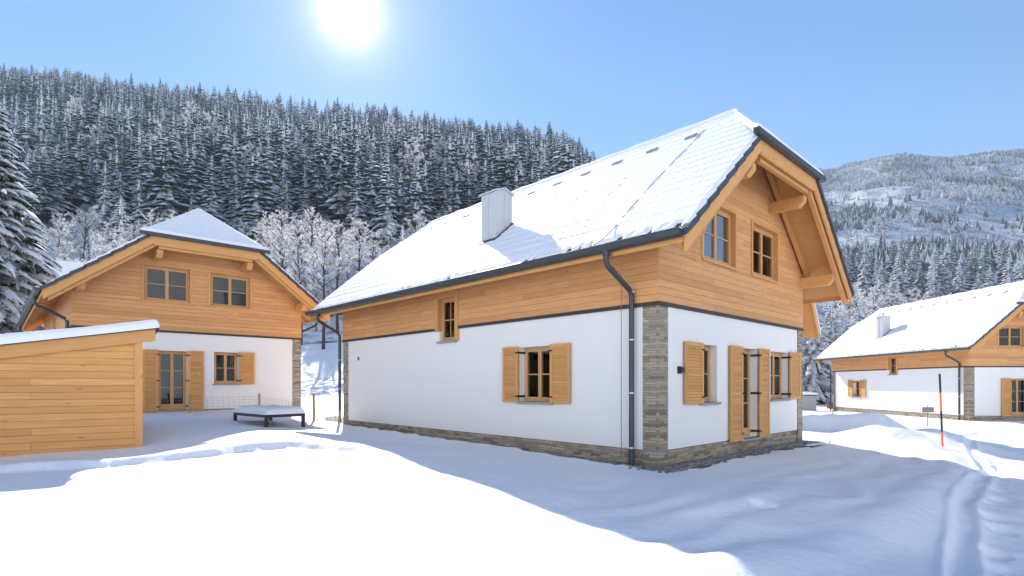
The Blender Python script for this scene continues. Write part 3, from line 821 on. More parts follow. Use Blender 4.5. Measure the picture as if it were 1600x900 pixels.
    for sg in (-1, 1):
        s_lo = -EO + .10
        def fs(U, V, sg=sg):
            s = s_lo + V * (W / 2 - s_lo); a, b = ylim(s)
            s = s + (1 - V) ** 8 * fbm(U * 60, V * 0, spec['seed'], 3) * .07
            y = a + U * (b - a)
            y = y + np.where(U < .5, -.035, .035) * (np.abs(U - .5) > .48)
            return (s if sg < 0 else W - s), y
        surf = lambda X, Y, sg=sg: EZ + K * (np.minimum(X, W - X) + EO)
        def thick(X, Y, V, sg=sg):
            s = np.minimum(X, W - X); d = (s + EO) * 1.31
            saw = (d / .335) % 1.0
            t = .09 + (.021 + fbm(X * .7, Y * .4, 33, 2) * .012) * (1 - saw) * sstep(0, .10, saw) - .007 * np.exp(-((((Y / .30 + .5 * (np.floor(d / .335) % 2)) % 1.0) - .5) / .07) ** 2) + fbm(X * .8, Y * .5, 60 + spec['seed'], 3) * .016
            t = t + np.exp(-((s - W / 2) / .5) ** 2) * .03
            return t * (.55 + .45 * sstep(0, .14, V))
        def holes(X, Y, sg=sg):
            hsum = np.zeros_like(X)
            if sg < 0:
                for (yy, s0, s1) in hs:
                    k = int((s1 - s0) / .3)
                    for j in range(k + 1):
                        s = s0 + j * .3; hsum = np.maximum(hsum, np.exp(-(((X - s) / .022) ** 2 + ((Y - yy - (j % 2) * .05) / .03) ** 2)))
            # bare tile noses just above the gutter
            s = np.minimum(X, W - X)
            hsum = np.maximum(hsum, (np.abs(s + EO - .17) < .04) * (np.sin(Y * 2 * math.pi / .30) > .1) * sstep(-.1, .1, fbm(Y * .5, X * 0, 91 + spec['seed'], 3) + .05))
            return hsum
        rows, cols = (230, 520) if detail else (120, 180)
        snow_patch('snow_cover', rows, cols, fs, None, surf, thick, roof, 0, (L + 2 * GO, 5.7), holes)
    for yb, yr, d, wing in ((-GO - .09, yr0, -1, .28), (L + GO + .09, yr1, 1, .04)):
        def fs(U, V, yb=yb, yr=yr, wing=wing):
            a = SH - wing - .02 + V * (W / 2 - SH + wing - .02); b = W - a
            x = a + U * (b - a); y = yb + V * (yr - yb); return x, y
        surf = lambda X, Y, yb=yb, d=d: ZH + .025 + HK * np.maximum(0, np.abs(Y - (-GO if d < 0 else L + GO)) * np.where((Y - (-GO if d < 0 else L + GO)) * -d > 0, 1, 0))
        thick = lambda X, Y, V: .15 + fbm(X * 1.3, Y * 1.3, 77 + spec['seed'], 3) * .03 + .02 * np.exp(-(V / .2) ** 2)
        snow_patch('snow_cover', 36, 60, fs, None, surf, thick, roof, 0, (W - 2 * SH, 2.0))
    # ridge roll of snow
    mb = MB(); pts = [(W / 2, yr0 - .05 + (yr1 - yr0 + .1) * i / 40, rz + .055 + .012 * math.sin(i * 1.7)) for i in range(41)]
    mb.tube(pts, .10, 10); mb.build('ridge_snow', M_ROOFSNOW, roof, smooth=True)
    # ventilation tiles below the ridge
    for k in range(11):
        y = .95 + k * 1.04
        for sg in (-1,):
            s = W / 2 - .62; mb = MB(); z0 = EZ + K * (s + EO)
            P = [(s - .10, y - .16, z0 - .04), (s - .10, y + .16, z0 - .04), (s - .07, y + .13, z0 + .085), (s - .07, y - .13, z0 + .085)]
            mb.face(P[::-1]); mb.face([P[3], P[2], (s + .10, y + .1, z0 + .19), (s + .10, y - .1, z0 + .19)])
            mb.face([P[0], P[3], (s + .10, y - .1, z0 + .19), (s + .1, y - .15, z0 + .0)]); mb.face([P[1], (s + .1, y + .15, z0), (s + .10, y + .1, z0 + .19), P[2]])
            mb.build('roof_vent', M_VENT, roof)
    # chimney
    cs, cy, ct = spec['chimney']; w = .58
    mb = MB(); zb = EZ + K * (cs + EO) - .3; zt = ct
    mb.box(cs, cs + w, cy, cy + w, zb, zt)
    for f in (.5,):                                 # standing seams
        mb.box(cs + w * f - .008, cs + w * f + .008, cy - .018, cy, zb, zt); mb.box(cs - .018, cs, cy + w * f - .008, cy + w * f + .008, zb, zt)
    mb.box(cs + w * .78, cs + w * .78 + .014, cy - .012, cy, zb, zt)
    ch = mb.build('chimney', M_CHIM, root)
    mb = MB()
    if spec.get('pipe'):
        mb.box(cs - .05, cs + w + .05, cy - .05, cy + w + .05, zt, zt + .07)
        mb.tube([(cs + w * .5, cy + w * .5, zt + .06), (cs + w * .5, cy + w * .5, zt + .26)], .07, 10); mb.tube([(cs + w * .5, cy + w * .5, zt + .26), (cs + w * .5, cy + w * .5, zt + .30)], .12, 10)
    else:
        xm = cs + w / 2
        P = [(cs - .05, cy - .05, zt - .01), (xm, cy - .05, zt + .10), (cs + w + .05, cy - .05, zt - .01), (cs + w + .05, cy - .05, zt + .03), (xm, cy - .05, zt + .14), (cs - .05, cy - .05, zt + .03)]
        mb.prism([P[0], P[1], P[4], P[5]], (0, w + .1, 0)); mb.prism([P[1], P[2], P[3], P[4]], (0, w + .1, 0))
        mb.face([(cs, cy - .001, zt), (cs + w, cy - .001, zt), (xm, cy - .001, zt + .10)]); mb.face([(cs, cy + w + .001, zt), (xm, cy + w + .001, zt + .10), (cs + w, cy + w + .001, zt)])
    mb.build('chimney_cap', M_CHIM, ch)
    mb = MB(); mb.box(cs - .06, cs + w + .05, cy - .05, cy - .004, zb + .18, zb + .45)
    P = lambda s: EZ + K * (s + EO)
    mb = MB(); mb.prism([(cs - .10, cy - .06, P(cs - .10) + .02), (cs + w, cy - .06, P(cs + w) + .02), (cs + w, cy - .06, P(cs + w) + .13), (cs - .10, cy - .06, P(cs - .10) + .12)], (0, .055, 0))
    mb.prism([(cs - .10, cy - .06, P(cs - .1) + .02), (cs - .004, cy - .06, P(cs) + .02), (cs - .004, cy - .06, P(cs) + .12), (cs - .10, cy - .06, P(cs - .10) + .12)], (0, w + .1, 0))
    mb.build('chimney_flashing', M_TILE, ch)
    return root

MAIN_SPEC = dict(seed=1, chimney=(.615, 5.14, 6.52), hooks=[(1.9, .3, 2.1), (3.1, .6, 2.4), (4.3, 1.4, 2.9), (7.6, .5, 2.4), (9.2, .4, 2.3)],
    gable=[dict(u0=1.58, u1=2.30, z0=1.14, z1=2.33, shut=[('L', .70)]),
           dict(u0=3.40, u1=4.31, z0=.27, z1=2.34, door=True, shut=[('L', .60), ('R', .56)]),
           dict(u0=5.10, u1=6.20, z0=1.14, z1=2.33, shut=[('R', .74)]),
           dict(u0=1.62, u1=3.05, z0=4.07, z1=5.27, refl=True), dict(u0=3.96, u1=5.42, z0=4.07, z1=5.27)],
    long=[dict(u0=2.62, u1=3.62, z0=1.12, z1=2.36, shut=[('L', .56), ('R', .52)]),
          dict(u0=6.02, u1=6.76, z0=2.67, z1=3.82)])
LEFT_SPEC = dict(seed=2, K=.765, ZH=6.05, chimney=(4.9, 8.0, 6.5),
    gable=[dict(u0=2.28, u1=3.17, z0=.27, z1=2.34, door=True, cur=0, shut=[('L', .46), ('R', .50)]),
           dict(u0=4.02, u1=4.86, z0=1.20, z1=2.36, shut=[('R', .55)]),
           dict(u0=1.87, u1=3.23, z0=4.02, z1=5.20, cur=0), dict(u0=3.89, u1=5.25, z0=4.02, z1=5.20, cur=0)],
    long=[dict(u0=6.02, u1=6.76, z0=2.67, z1=3.82)])
RIGHT_SPEC = dict(seed=3, chimney=(.6, 7.7, 6.7), pipe=True,
    gable=[dict(u0=2.35, u1=3.40, z0=.27, z1=2.34, door=True, shut=[('L', .55), ('R', .55)]),
           dict(u0=4.5, u1=5.4, z0=1.14, z1=2.33, shut=[('R', .5)]),
           dict(u0=1.65, u1=3.05, z0=4.07, z1=5.22), dict(u0=4.0, u1=5.4, z0=4.07, z1=5.22)],
    long=[dict(u0=9.0, u1=9.85, z0=1.12, z1=2.30, shut=[('L', .55), ('R', .55)]),
          dict(u0=5.5, u1=6.2, z0=2.67, z1=3.82)])
left = build_chalet(LEFT, 'chalet behind the timber shed, gable facing us with two upper windows', LEFT_SPEC, False)
right = build_chalet(RIGHT, 'farthest chalet across the snowy road, partly cut by the picture edge', RIGHT_SPEC, False)
main = build_chalet(MAIN, 'large chalet in the middle with snowy tiled roof and its corner towards us', MAIN_SPEC)

# extras on the main chalet: wall lamp, side porch, lightning wire, small wall sensor
mb = MB(); FG.box(mb, .68, .80, 1.72, 1.86, .0, .035); FG.box(mb, .70, .78, 1.74, 1.84, .035, .10); mb.build('wall_lamp', M_BLACK, main)
mb = MB(); FL.box(mb, 11.25, 11.30, 2.30, 2.42, .0, .03); mb.tube([FL.p(11.27, 2.36, .03), FL.p(11.27, 2.36, .06)], .02, 8); mb.build('wall_sensor', M_SIGN, main)
yc = .72
P = lambda s: EZ + K * (s + EO)
mb = MB()
pts = [(s, yc + .05 * math.sin(s * 1.3), P(s) + .10 + .012 * math.sin(s * 7)) for s in np.linspace(-EO + .12, W / 2 - .1, 24)]
pts = [(-.12, yc, .1), (-.12, yc, 3.6), (-EO - .16, yc, EZ - .06), (-EO - .155, yc, EZ + .03)] + pts
mb.tube(pts, .007, 5); mb.build('lightning_wire', M_SIGN, main)
def outbuilding():
    x, y = 12.2, 23.3; z = 0.05
    root = empty('outbuilding', (x, y, z), R(90 - 46.6)); tag(root, 'outbuilding with stone corner and sloping roof peeping out behind the large chalet', 'outbuilding')
    mb = MB(); mb.box(-2.4, -.30, .03, 3.6, -.4, 3.3); mb.build('wall', M_PLASTER, root)
    mb = MB(); mb.box(-.36, .0, 0, .36, -.4, 3.3); mb.build('corner_pillar', M_STONE, root)
    k = 1.6; zt = lambda x_: 4.53 - k * x_
    mb = MB(); mb.prism([(-2.4, .02, 3.302), (.02, .02, 3.302), (.02, .02, zt(0) - .2), (-1.9, .02, zt(-1.9) - .2), (-2.4, .02, zt(-1.9) - 1.2)], (0, 3.4, 0), axis=(1, 0, 0)); mb.build('gable', M_WOOD, root)
    mb = MB(); mb.prism([(-1.9, -.55, zt(-1.9)), (.58, -.55, zt(.58)), (.58, -.55, zt(.58) - .15), (-1.9, -.55, zt(-1.9) - .15)], (0, 4.4, 0)); rf = mb.build('roof', M_TILE, root)
    mb = MB(); mb.prism([(-1.9, -.53, zt(-1.9) - .152), (.56, -.53, zt(.56) - .152), (.56, -.53, zt(.56) - .19), (-1.9, -.53, zt(-1.9) - .19)], (0, 4.3, 0)); mb.build('soffit', M_SOFFIT, root)
    mb = MB(); mb.prism([(-1.9, -.60, zt(-1.9) - .04), (.55, -.60, zt(.55) - .04), (.55, -.60, zt(.55) - .40), (-1.9, -.60, zt(-1.9) - .40)], (0, .045, 0)); mb.build('barge_board', M_BEAM, root)
    mb = MB(); mb.prism([(-1.9, -.62, zt(-1.9) + .002), (.6, -.62, zt(.6) + .002), (.6, -.62, zt(.6) + .10), (-1.9, -.62, zt(-1.9) + .14)], (0, 4.5, 0)); mb.build('snow_cover', M_ROOFSNOW, rf)
outbuilding()

# ------------------------------------------------------------------ gravel strip round the main chalet
def gravel():
    rs = np.random.RandomState(5); V = []; F = []; n = 0
    base = np.array([[-1, -1, -.5], [1, -1, -.5], [1, 1, -.5], [-1, 1, -.5], [-.6, -.6, .5], [.6, -.6, .5], [.6, .6, .5], [-.6, .6, .5]])
    fc = np.array([[4, 5, 6, 7], [0, 1, 5, 4], [1, 2, 6, 5], [2, 3, 7, 6], [3, 0, 4, 7]])
    S = []
    for k in range(9000):
        if rs.rand() < .64: s, t = -abs(rs.normal(0, .30)) - .0, rs.uniform(-.6, L + .3)
        else: s, t = rs.uniform(-.6, W + .02), -abs(rs.normal(0, .19)) - .0
        if max(-s, -t) > .85: continue
        S.append((s, t))
    S = np.array(S); x, y = world(MAIN, S[:, 0], S[:, 1]); z = height(x, y)
    keep = z < .045
    for xx, yy, zz in zip(x[keep], y[keep], z[keep]):
        sc = rs.uniform(.012, .030, 3) * np.array([1.2, 1.2, .9]); a = rs.rand() * 6.28
        P_ = (base + rs.uniform(-.25, .25, base.shape)) * sc
        c, s_ = math.cos(a), math.sin(a)
        P_ = np.stack([P_[:, 0] * c - P_[:, 1] * s_ + xx, P_[:, 0] * s_ + P_[:, 1] * c + yy, P_[:, 2] + zz + .012], 1)
        V.append(P_); F.append(fc + n); n += 8
    o = link('gravel', np_mesh('gravel', np.concatenate(V), [np.concatenate(F)], [M_GRAVEL])); o['kind'] = 'stuff'
    o['label'] = 'loose grey gravel along the foot of the large chalet'
    # bed below
    mb = MB()
    for (a, b, c, d) in ((-.82, -.001, -.82, L + .6), (-.001, W + .1, -.82, -.001)):
        q = [world(MAIN, a, c), world(MAIN, b, c), world(MAIN, b, d), world(MAIN, a, d)]
        mb.face([(p[0], p[1], -.018) for p in q])
    g = mb.build('gravel_path', simple('gravel_bed', (.17, .165, .16), .9, 0, .1, .5, 60, .8, .02)); g['kind'] = 'structure'
gravel()

# ------------------------------------------------------------------ timber shed
def shed():
    az = 55; u = Vector((math.sin(R(az)), math.cos(R(az)), 0)); n = Vector((u.y, -u.x, 0))
    root = empty('shed', (-7.62, 11.3, .14), math.atan2(u.y, u.x))
    tag(root, 'low timber shed with lean-to roof under thick snow, in front of a chalet', 'shed')
    WL, D = 5.2, 2.6     # extends to local -x
    F = Face((-WL, 0, 0), (1, 0, 0), (0, -1, 0)); Fr = Face((0, 0, 0), (0, 1, 0), (1, 0, 0))
    sl = .185; top = lambda x: 2.40 + sl * x
    mb = MB()
    def rows(F, ulim, z1):
        cladding(mb, F, ulim, .0, z1, [], .0)
    rows(F, lambda z: (max(0, WL + (z - 2.36) / sl) if z > 1.45 else 0, WL - .10), 2.36)
    rows(Fr, lambda z: (.0, D), 2.36)
    mb.face([(-WL, D, -.2), (-WL, D, top(-WL)), (0, D, 2.4), (0, D, -.2)]); mb.face([(-WL, 0, -.2), (-WL, 0, top(-WL)), (-WL, D, top(-WL)), (-WL, D, -.2)])
    mb.build('wall', M_SHED, root)
    mb = MB(); mb.box(-.105, .03, -.035, .06, -.3, 2.40); mb.build('corner_post', M_BEAM, root)
    mb = MB(); mb.para((-WL - .2, -.03, top(-WL - .2) - .17), (WL + .45, 0, sl * (WL + .45)), (0, -.05, 0), (0, 0, .24)); mb.build('fascia_board', M_BEAM, root)
    mb = MB(); mb.para((-WL - .2, -.12, top(-WL - .2) + .07), (WL + .46, 0, sl * (WL + .46)), (0, D + .3, 0), (0, 0, .05)); rf = mb.build('roof', M_TILE, root)
    mb = MB(); mb.para((.26, -.1, top(.26) - .02), (.012, 0, 0), (0, D + .26, 0), (0, 0, .15)); mb.build('roof_edge', M_METAL, rf)
    def fs(U, V): return -WL - .2 + U * (WL + .52), -.17 + V * (D + .4)
    surf = lambda X, Y: 2.40 + sl * X + .118
    thick = lambda X, Y, V: .155 + fbm(X * .9, Y * .9, 5, 3) * .035
    v = np.sort(np.concatenate([np.linspace(0, 1, 50), [.004, .012, .022, .034, .966, .98, .99]])); u_ = np.sort(np.concatenate([np.linspace(0, 1, 90), [.002, .006, .012, .985, .991, .996, .999]]))
    U, V = np.meshgrid(u_, v); X, Y = fs(U, V); e = np.minimum(np.minimum(U, 1 - U) * (WL + .5), np.minimum(V, 1 - V) * (D + .4))
    rim = np.sqrt(np.clip(1 - (1 - np.clip(e / .11, 0, 1)) ** 2, 0, 1))
    Z = surf(X, Y) + thick(X, Y, V) * (.0 + 1.0 * rim)
    Z = np.where(e <= 0, surf(X, Y) - .035, Z)
    grid_mesh('snow_cover', X, Y, Z, [M_ROOFSNOW], rf)
shed()

# ------------------------------------------------------------------ daybed under snow
def daybed():
    A = Vector((-6.76, 15.1)); Lf = Vector((-8.45, 16.6)); Rt = Vector((-6.02, 16.05))
    u = (Lf - A).normalized(); v = Vector((u.y, -u.x))
    if v.dot(Rt - A) < 0: v = -v
    zg = min(hgt(A.x, A.y), hgt(Lf.x, Lf.y), hgt(Rt.x, Rt.y))
    root = empty('daybed', (A.x, A.y, zg), math.atan2(u.y, u.x)); tag(root, 'dark framed garden daybed with a cushion of snow on top', 'daybed')
    sy = 1 if (Vector((-u.y, u.x))).dot(v) > 0 else -1
    LL, WW, H = 2.15, 1.15, .40
    Y = lambda y: sy * y
    for (x, y) in ((0, 0), (LL - .08, 0), (0, WW - .08), (LL - .08, WW - .08)):
        a, b = sorted((Y(y), Y(y + .08))); mb = MB(); mb.box(x, x + .08, a, b, -.15, H - .08); mb.build('leg', M_ALU, root)
    mb = MB()
    for (x0, x1, y0, y1) in ((0, LL, 0, .06), (0, LL, WW - .06, WW), (0, .06, .06, WW - .06), (LL - .06, LL, .06, WW - .06)):
        a, b = sorted((Y(y0), Y(y1))); mb.box(x0, x1, a, b, H - .08, H)
    a, b = sorted((Y(.06), Y(WW - .06))); mb.box(.06, LL - .06, a, b, H - .04, H - .01)
    fr = mb.build('frame', M_ALU, root)
    uu = np.sort(np.concatenate([np.linspace(0, 1, 50), [.004, .01, .018, .982, .99, .996]])); U, V = np.meshgrid(uu, uu)
    X = U * LL; Yv = V * WW; e = np.minimum(np.minimum(U, 1 - U) * LL, np.minimum(V, 1 - V) * WW)
    rim = np.sqrt(np.clip(1 - (1 - np.clip(e / .10, 0, 1)) ** 2, 0, 1))
    Z = H + .005 + (.20 + fbm(X * 2, Yv * 2, 4, 3) * .03 - .05 * sstep(.75, .95, np.abs(X - LL / 2) / LL * 2)) * rim
    Z = np.where(e <= 0, H + .002, Z)
    grid_mesh('snow_cover', X, Yv * sy, Z, [M_ROOFSNOW], root)
daybed()

# ------------------------------------------------------------------ wire fence, stake, signs
def wire_fence():
    P = [(-12.3, 16.9), (-10.7, 18.3), (-9.1, 19.8), (-6.56, 18.25), (-5.95, 18.95)]
    root = empty('garden_fence', (P[0][0], P[0][1], hgt(*P[0]))); tag(root, 'knee-high wire mesh fence on thin timber posts by the chalet terrace', 'fence')
    o = Vector((P[0][0], P[0][1], root.location.z)); tops = []
    for i, (x, y) in enumerate(P):
        z = hgt(x, y); hh = .62 if i != 3 else .9
        mb = MB(); b = Vector((x, y, z)) - o
        lean = random.uniform(-.03, .03)
        mb.tube([b + Vector((0, 0, -.3)), b + Vector((lean, 0, hh))], .038 if i != 3 else .045, 8); mb.build('post', M_POST, root)
        tops.append((b, hh))
    mb = MB()
    for (a, ha), (b, hb) in zip(tops[:-1], tops[1:]):
        n = max(2, int((b - a).length / .16))
        for k in range(6):
            f = k / 5; mb.tube([a + Vector((0, 0, .02 + f * .5)), (a + b) / 2 + Vector((0, 0, .0 + f * .5)), b + Vector((0, 0, .02 + f * .5))], .0035, 4, caps=False)
        for i in range(n + 1):
            c = a + (b - a) * i / n; mb.tube([c + Vector((0, 0, .0)), c + Vector((0, 0, .52))], .0028, 4, caps=False)
    mb.build('wire_mesh', M_WIRE, root)
wire_fence()
def stake():
    x, y = 10.6, 13.55; z = hgt(x, y)
    root = empty('snow_stake', (x, y, z)); tag(root, 'thin snow stake in orange and black bands on the snow mound', 'snow stake')
    top = 1.52 + 16 / 860 * 13.55 - z
    lean = Vector((-.04, 0, 1))
    def seg(a, b, m, nm):
        mb = MB(); mb.tube([lean * a, lean * b], .023, 12); mb.build(nm, m, root)
    seg(-.3, .20 * top, M_ORANGE, 'orange_band'); seg(.20 * top + .001, .485 * top, M_BLACK, 'black_band')
    seg(.485 * top + .001, .74 * top, M_ORANGE, 'orange_band'); seg(.74 * top + .001, top, M_BLACK, 'black_band')
stake()
def sign():
    x, y = 18.05, 23.9; z = hgt(x, y)
    root = empty('sign', (x, y, z), R(-8)); tag(root, 'small grey sign board on a thin post near the farthest chalet', 'sign')
    mb = MB(); mb.tube([(0, 0, -.3), (0, 0, .92)], .018, 8); mb.build('post', M_SIGN, root)
    mb = MB(); mb.box(-.23, .23, -.035, -.02, .60, .83); mb.build('board', M_SIGN, root)
    mb = MB(); mb.tube([(0, 0, .92), (0, 0, .99)], [.06, .03], 8); mb.build('snow_cap', M_SNOW, root)
sign()
def marker():
    x, y = 16.9, 29.0; z = hgt(x, y)
    root = empty('marker_post', (x, y, z)); tag(root, 'thin pale post carrying a small dark red box beside the road', 'post')
    mb = MB(); mb.tube([(0, 0, -.3), (.02, 0, 1.25)], .03, 8); mb.build('post', M_POST, root)
    mb = MB(); mb.box(-.26, -.04, -.1, .08, .50, .78); mb.para((-.27, -.11, .78), (.24, 0, .0), (0, .2, 0), (0, 0, .03)); mb.build('red_box', M_RED, root)
marker()
def hut():
    x, y = 24.6 - 1.2, 43.5; z = hgt(x, y)
    root = empty('bin_shelter', (x, y, z)); tag(root, 'small grey shelter with snow on top, beyond the marker post', 'shelter')
    mb = MB(); mb.box(-.75, .65, 0, 1.2, -.3, 1.15); mb.build('wall', M_CONC, root)
    mb = MB(); mb.box(-.85, .75, -.1, 1.3, 1.15, 1.22); mb.build('roof', M_TILE, root)
    mb = MB(); mb.prism([(-.86, -.11, 1.222), (.76, -.11, 1.222), (.66, -.11, 1.38), (-.05, -.11, 1.44), (-.76, -.11, 1.38)], (0, 1.42, 0)); mb.build('snow_cover', M_ROOFSNOW, root)
    x, y = 22.6 - .9, 45.0; z = hgt(x, y)
    root = empty('rail_fence', (x, y, z)); tag(root, 'low brown rail fence with snow beside the small grey shelter', 'fence')
    for k in range(4):
        mb = MB(); mb.box(-1.3 + k * .75, -1.2 + k * .75, 0, .1, -.3, .85); mb.build('post', M_POST, root)
    mb = MB()
    for zz in (.35, .62): mb.box(-1.4, 1.15, -.04, 0, zz, zz + .14)
    mb.build('rail', simple('brown_rail', (.20, .10, .06), .8), root)
    mb = MB(); mb.box(-1.4, 1.15, -.07, .11, .85, .95); mb.build('snow_cover', M_ROOFSNOW, root)
hut()

# ------------------------------------------------------------------ trees
class Tri:
    """collects quads fast for foliage"""
    def __init__(s): s.v = []; s.f = []; s.m = []
    def q(s, a, b, c, d, m): n = len(s.v); s.v += [a, b, c, d]; s.f.append((n, n + 1, n + 2, n + 3)); s.m.append(m)
def spruce_arrays(seed, H, Rm, nb, nseg, start=.06, pads=True, droop=.5, padp=.9, side=0, wf=.26):
    rs = np.random.RandomState(seed); T = Tri()
    # inner ragged core keeps the crown from reading as see-through sticks
    ncore = 9
    for lev in range(5):
        z0 = H * (start + (1 - start) * lev / 5); z1 = H * (start + (1 - start) * (lev + 1.25) / 5.25)
        r0 = Rm * .46 * (1 - lev / 5.4); ph = rs.rand() * 6
        for j in range(ncore):
            a0 = ph + 6.283 * j / ncore; a1 = ph + 6.283 * (j + 1) / ncore; ra = r0 * rs.uniform(.6, 1.1); rb = r0 * rs.uniform(.6, 1.1)
            T.q((ra * math.cos(a0), ra * math.sin(a0), z0 + rs.uniform(-.3, .3)), (rb * math.cos(a1), rb * math.sin(a1), z0), (.05 * math.cos(a1), .05 * math.sin(a1), z1), (.05 * math.cos(a0), .05 * math.sin(a0), z1), 0)
    asym = rs.uniform(0, 6.28)
    for k in range(nb):
        f = start + (1 - start) * ((k + rs.rand() * .9) / nb) ** 1.12
        az = k * 2.39996 + rs.uniform(-.5, .5)
        prof = (1 - f) ** .68
        ln = max(.25 * Rm / 3, Rm * prof * rs.uniform(.70, 1.12) * (1 + .14 * math.cos(az - asym)))
        z0 = f * H; ca, sa = math.cos(az), math.sin(az)
        dr = droop * rs.uniform(.6, 1.3) * (1 - .55 * f); up = .18 + .55 * f
        bend = rs.uniform(-.25, .25)
        sp = []; 
        for i in range(nseg + 1):
            t = i / nseg; r = ln * t
            zz = z0 + ln * (up * t - (dr + up * .6) * t * t)
            a2 = az + bend * t
            sp.append((r * math.cos(a2), r * math.sin(a2), zz))
        wmax = ln * wf * rs.uniform(.8, 1.25) + .05
        prev = None; ppad = None
        haspad = pads and rs.rand() < padp
        for i in range(nseg + 1):
            t = i / nseg; w = wmax * (math.sin(math.pi * (.10 + .84 * t)) ** .8) * (rs.uniform(.55, 1.2) if 0 < i < nseg else 1) * (1 if i < nseg else .25)
            x, y, z = sp[i]; fx = rs.uniform(0, .5) * ln / nseg if i < nseg else 0
            lft = (x - sa * w + ca * fx, y + ca * w + sa * fx, z - .55 * w); rgt = (x + sa * w + ca * fx, y - ca * w + sa * fx, z - .55 * w)
            if prev:
                T.q(prev[0], (x, y, z), lft, prev[1], 0); T.q((x, y, z), prev[0], prev[2], rgt, 0)
            prev = ((x, y, z), lft, rgt)
            if haspad and t >= .18:
                pw = w * rs.uniform(.6, 1.08); ph = .035 * ln + .03 + rs.uniform(0, .05) * ln
                if i == nseg: ph *= .3
                c = (x, y, z + ph); l2 = (x - sa * pw, y + ca * pw, z - .25 * pw + .3 * ph); r2 = (x + sa * pw, y - ca * pw, z - .25 * pw + .3 * ph)
                if ppad and rs.rand() < .93:
                    T.q(ppad[0], c, l2, ppad[1], 1); T.q(c, ppad[0], ppad[2], r2, 1)
                elif i: 
                    pass
                ppad = (c, l2, r2)
        # side twigs for near trees
        for j in range(side):
            t = rs.uniform(.25, .95); i = min(int(t * nseg), nseg - 1); ff = t * nseg - i
            bx = [sp[i][c_] * (1 - ff) + sp[i + 1][c_] * ff for c_ in range(3)]
            sg = 1 if j % 2 else -1; l = ln * rs.uniform(.16, .34) * (1.15 - t); aa = az + sg * rs.uniform(.5, 1.25); w = l * rs.uniform(.16, .3)
            dx, dy = math.cos(aa), math.sin(aa); dz = rs.uniform(-.9, -.15)
            tip = (bx[0] + dx * l, bx[1] + dy * l, bx[2] + dz * l); md = (bx[0] + dx * l * .5, bx[1] + dy * l * .5, bx[2] + dz * l * .35)
            T.q(tuple(bx), (md[0] - dy * w, md[1] + dx * w, md[2] - w * .4), tip, (md[0] + dy * w, md[1] - dx * w, md[2] - w * .4), 0)
            if pads and rs.rand() < .7:
                e = .03 + l * .16; w *= .85
                T.q((bx[0], bx[1], bx[2] + e), (md[0] - dy * w, md[1] + dx * w, md[2] - w * .3 + e * .5), (tip[0], tip[1], tip[2] + e * .3), (md[0], md[1], md[2] + e * 1.6), 1)
                T.q((bx[0], bx[1], bx[2] + e), (md[0], md[1], md[2] + e * 1.6), (tip[0], tip[1], tip[2] + e * .3), (md[0] + dy * w, md[1] - dx * w, md[2] - w * .3 + e * .5), 1)
    return np.array(T.v), np.array(T.f), np.array(T.m)
def trunk_mesh(name, H, r, seg=7):
    mb = MB(); mb.tube([(0, 0, -1.5), (0, 0, H * .25), (.03, .02, H * .6), (0, 0, H * .97)], [r * 1.15, r * .85, r * .5, .02], seg); o = mb.build(name, M_BARK); me = o.data
    bpy.data.objects.remove(o); return me
def spruce_kind(n, seed, H, Rm, nb, nseg, needles=M_NEEDLE, **k):
    out = []
    for i in range(n):
        v, f, m = spruce_arrays(seed + i, H, Rm * random.uniform(.85, 1.15), nb, nseg, **k)
        out.append((np_mesh('crown', v, [f], [needles, M_PAD], m), trunk_mesh('trunk', H, H * .012)))
    return out
def place_tree(name, kind, x, y, sc, label, group=None, rot=None, cat='tree', dz=0, wide=1.0):
    cm, tm = kind
    o = empty(name, (x, y, hgt(x, y) + dz), random.uniform(0, 6.28) if rot is None else rot); o.scale = (sc * wide, sc * wide, sc)
    tag(o, label, cat, group)
    link('crown', cm, o); link('trunk', tm, o); return o
def px_of(x, y, z): return 800 + 860 * x / y, 600 - 860 * (z - 1.52) / y
ROOFLINE = [(487, 470), (603, 397), (678, 348), (1147, 173), (1287, 275), (1323, 455), (1324, 600)]
LROOF = [(28, 505), (75, 440), (235, 358), (300, 325), (400, 380), (490, 465), (491, 600)]
def hidden(x, y, z):
    u, v = px_of(x, y, z)
    if u < -25 or u > 1625: return True
    for line, top in ((ROOFLINE, 0), (LROOF, 0)):
        if line[0][0] < u < line[-1][0] and v > np.interp(u, [p[0] for p in line], [p[1] for p in line]) - 6: return True
    return False

hill_kinds = spruce_kind(3, 100, 19, 4.2, 120, 4, start=.10) + spruce_kind(2, 110, 19, 3.8, 110, 4, M_NEEDLE_B, start=.16) + spruce_kind(3, 120, 19, 4.6, 130, 4, M_NEEDLE_C, start=.06, droop=.62)
near_kind = spruce_kind(1, 300, 17, 4.3, 900, 6, M_NEEDLE_NEAR, start=.03, droop=.5, side=20, padp=.9, wf=.085)[0]
snowy_kinds = spruce_kind(3, 330, 12, 3.2, 170, 5, M_NEEDLE_C, start=.03, droop=.5, side=12, padp=1.0, wf=.12)
t = place_tree('spruce_tree', near_kind, -28.9, 30.2, 1.0, 'tall dark spruce loaded with snow at the left edge behind the chalet', rot=.4)
place_tree('spruce_tree', snowy_kinds[0], -60.3, 85, 1.2, 'small snow-white spruce standing out above the frosted shrubs behind the shed chalet', rot=1)
place_tree('spruce_tree', snowy_kinds[1], -15.3, 77, 1.08, 'narrow snow-white spruce rising just behind the eave of the large chalet', rot=2, wide=.72)
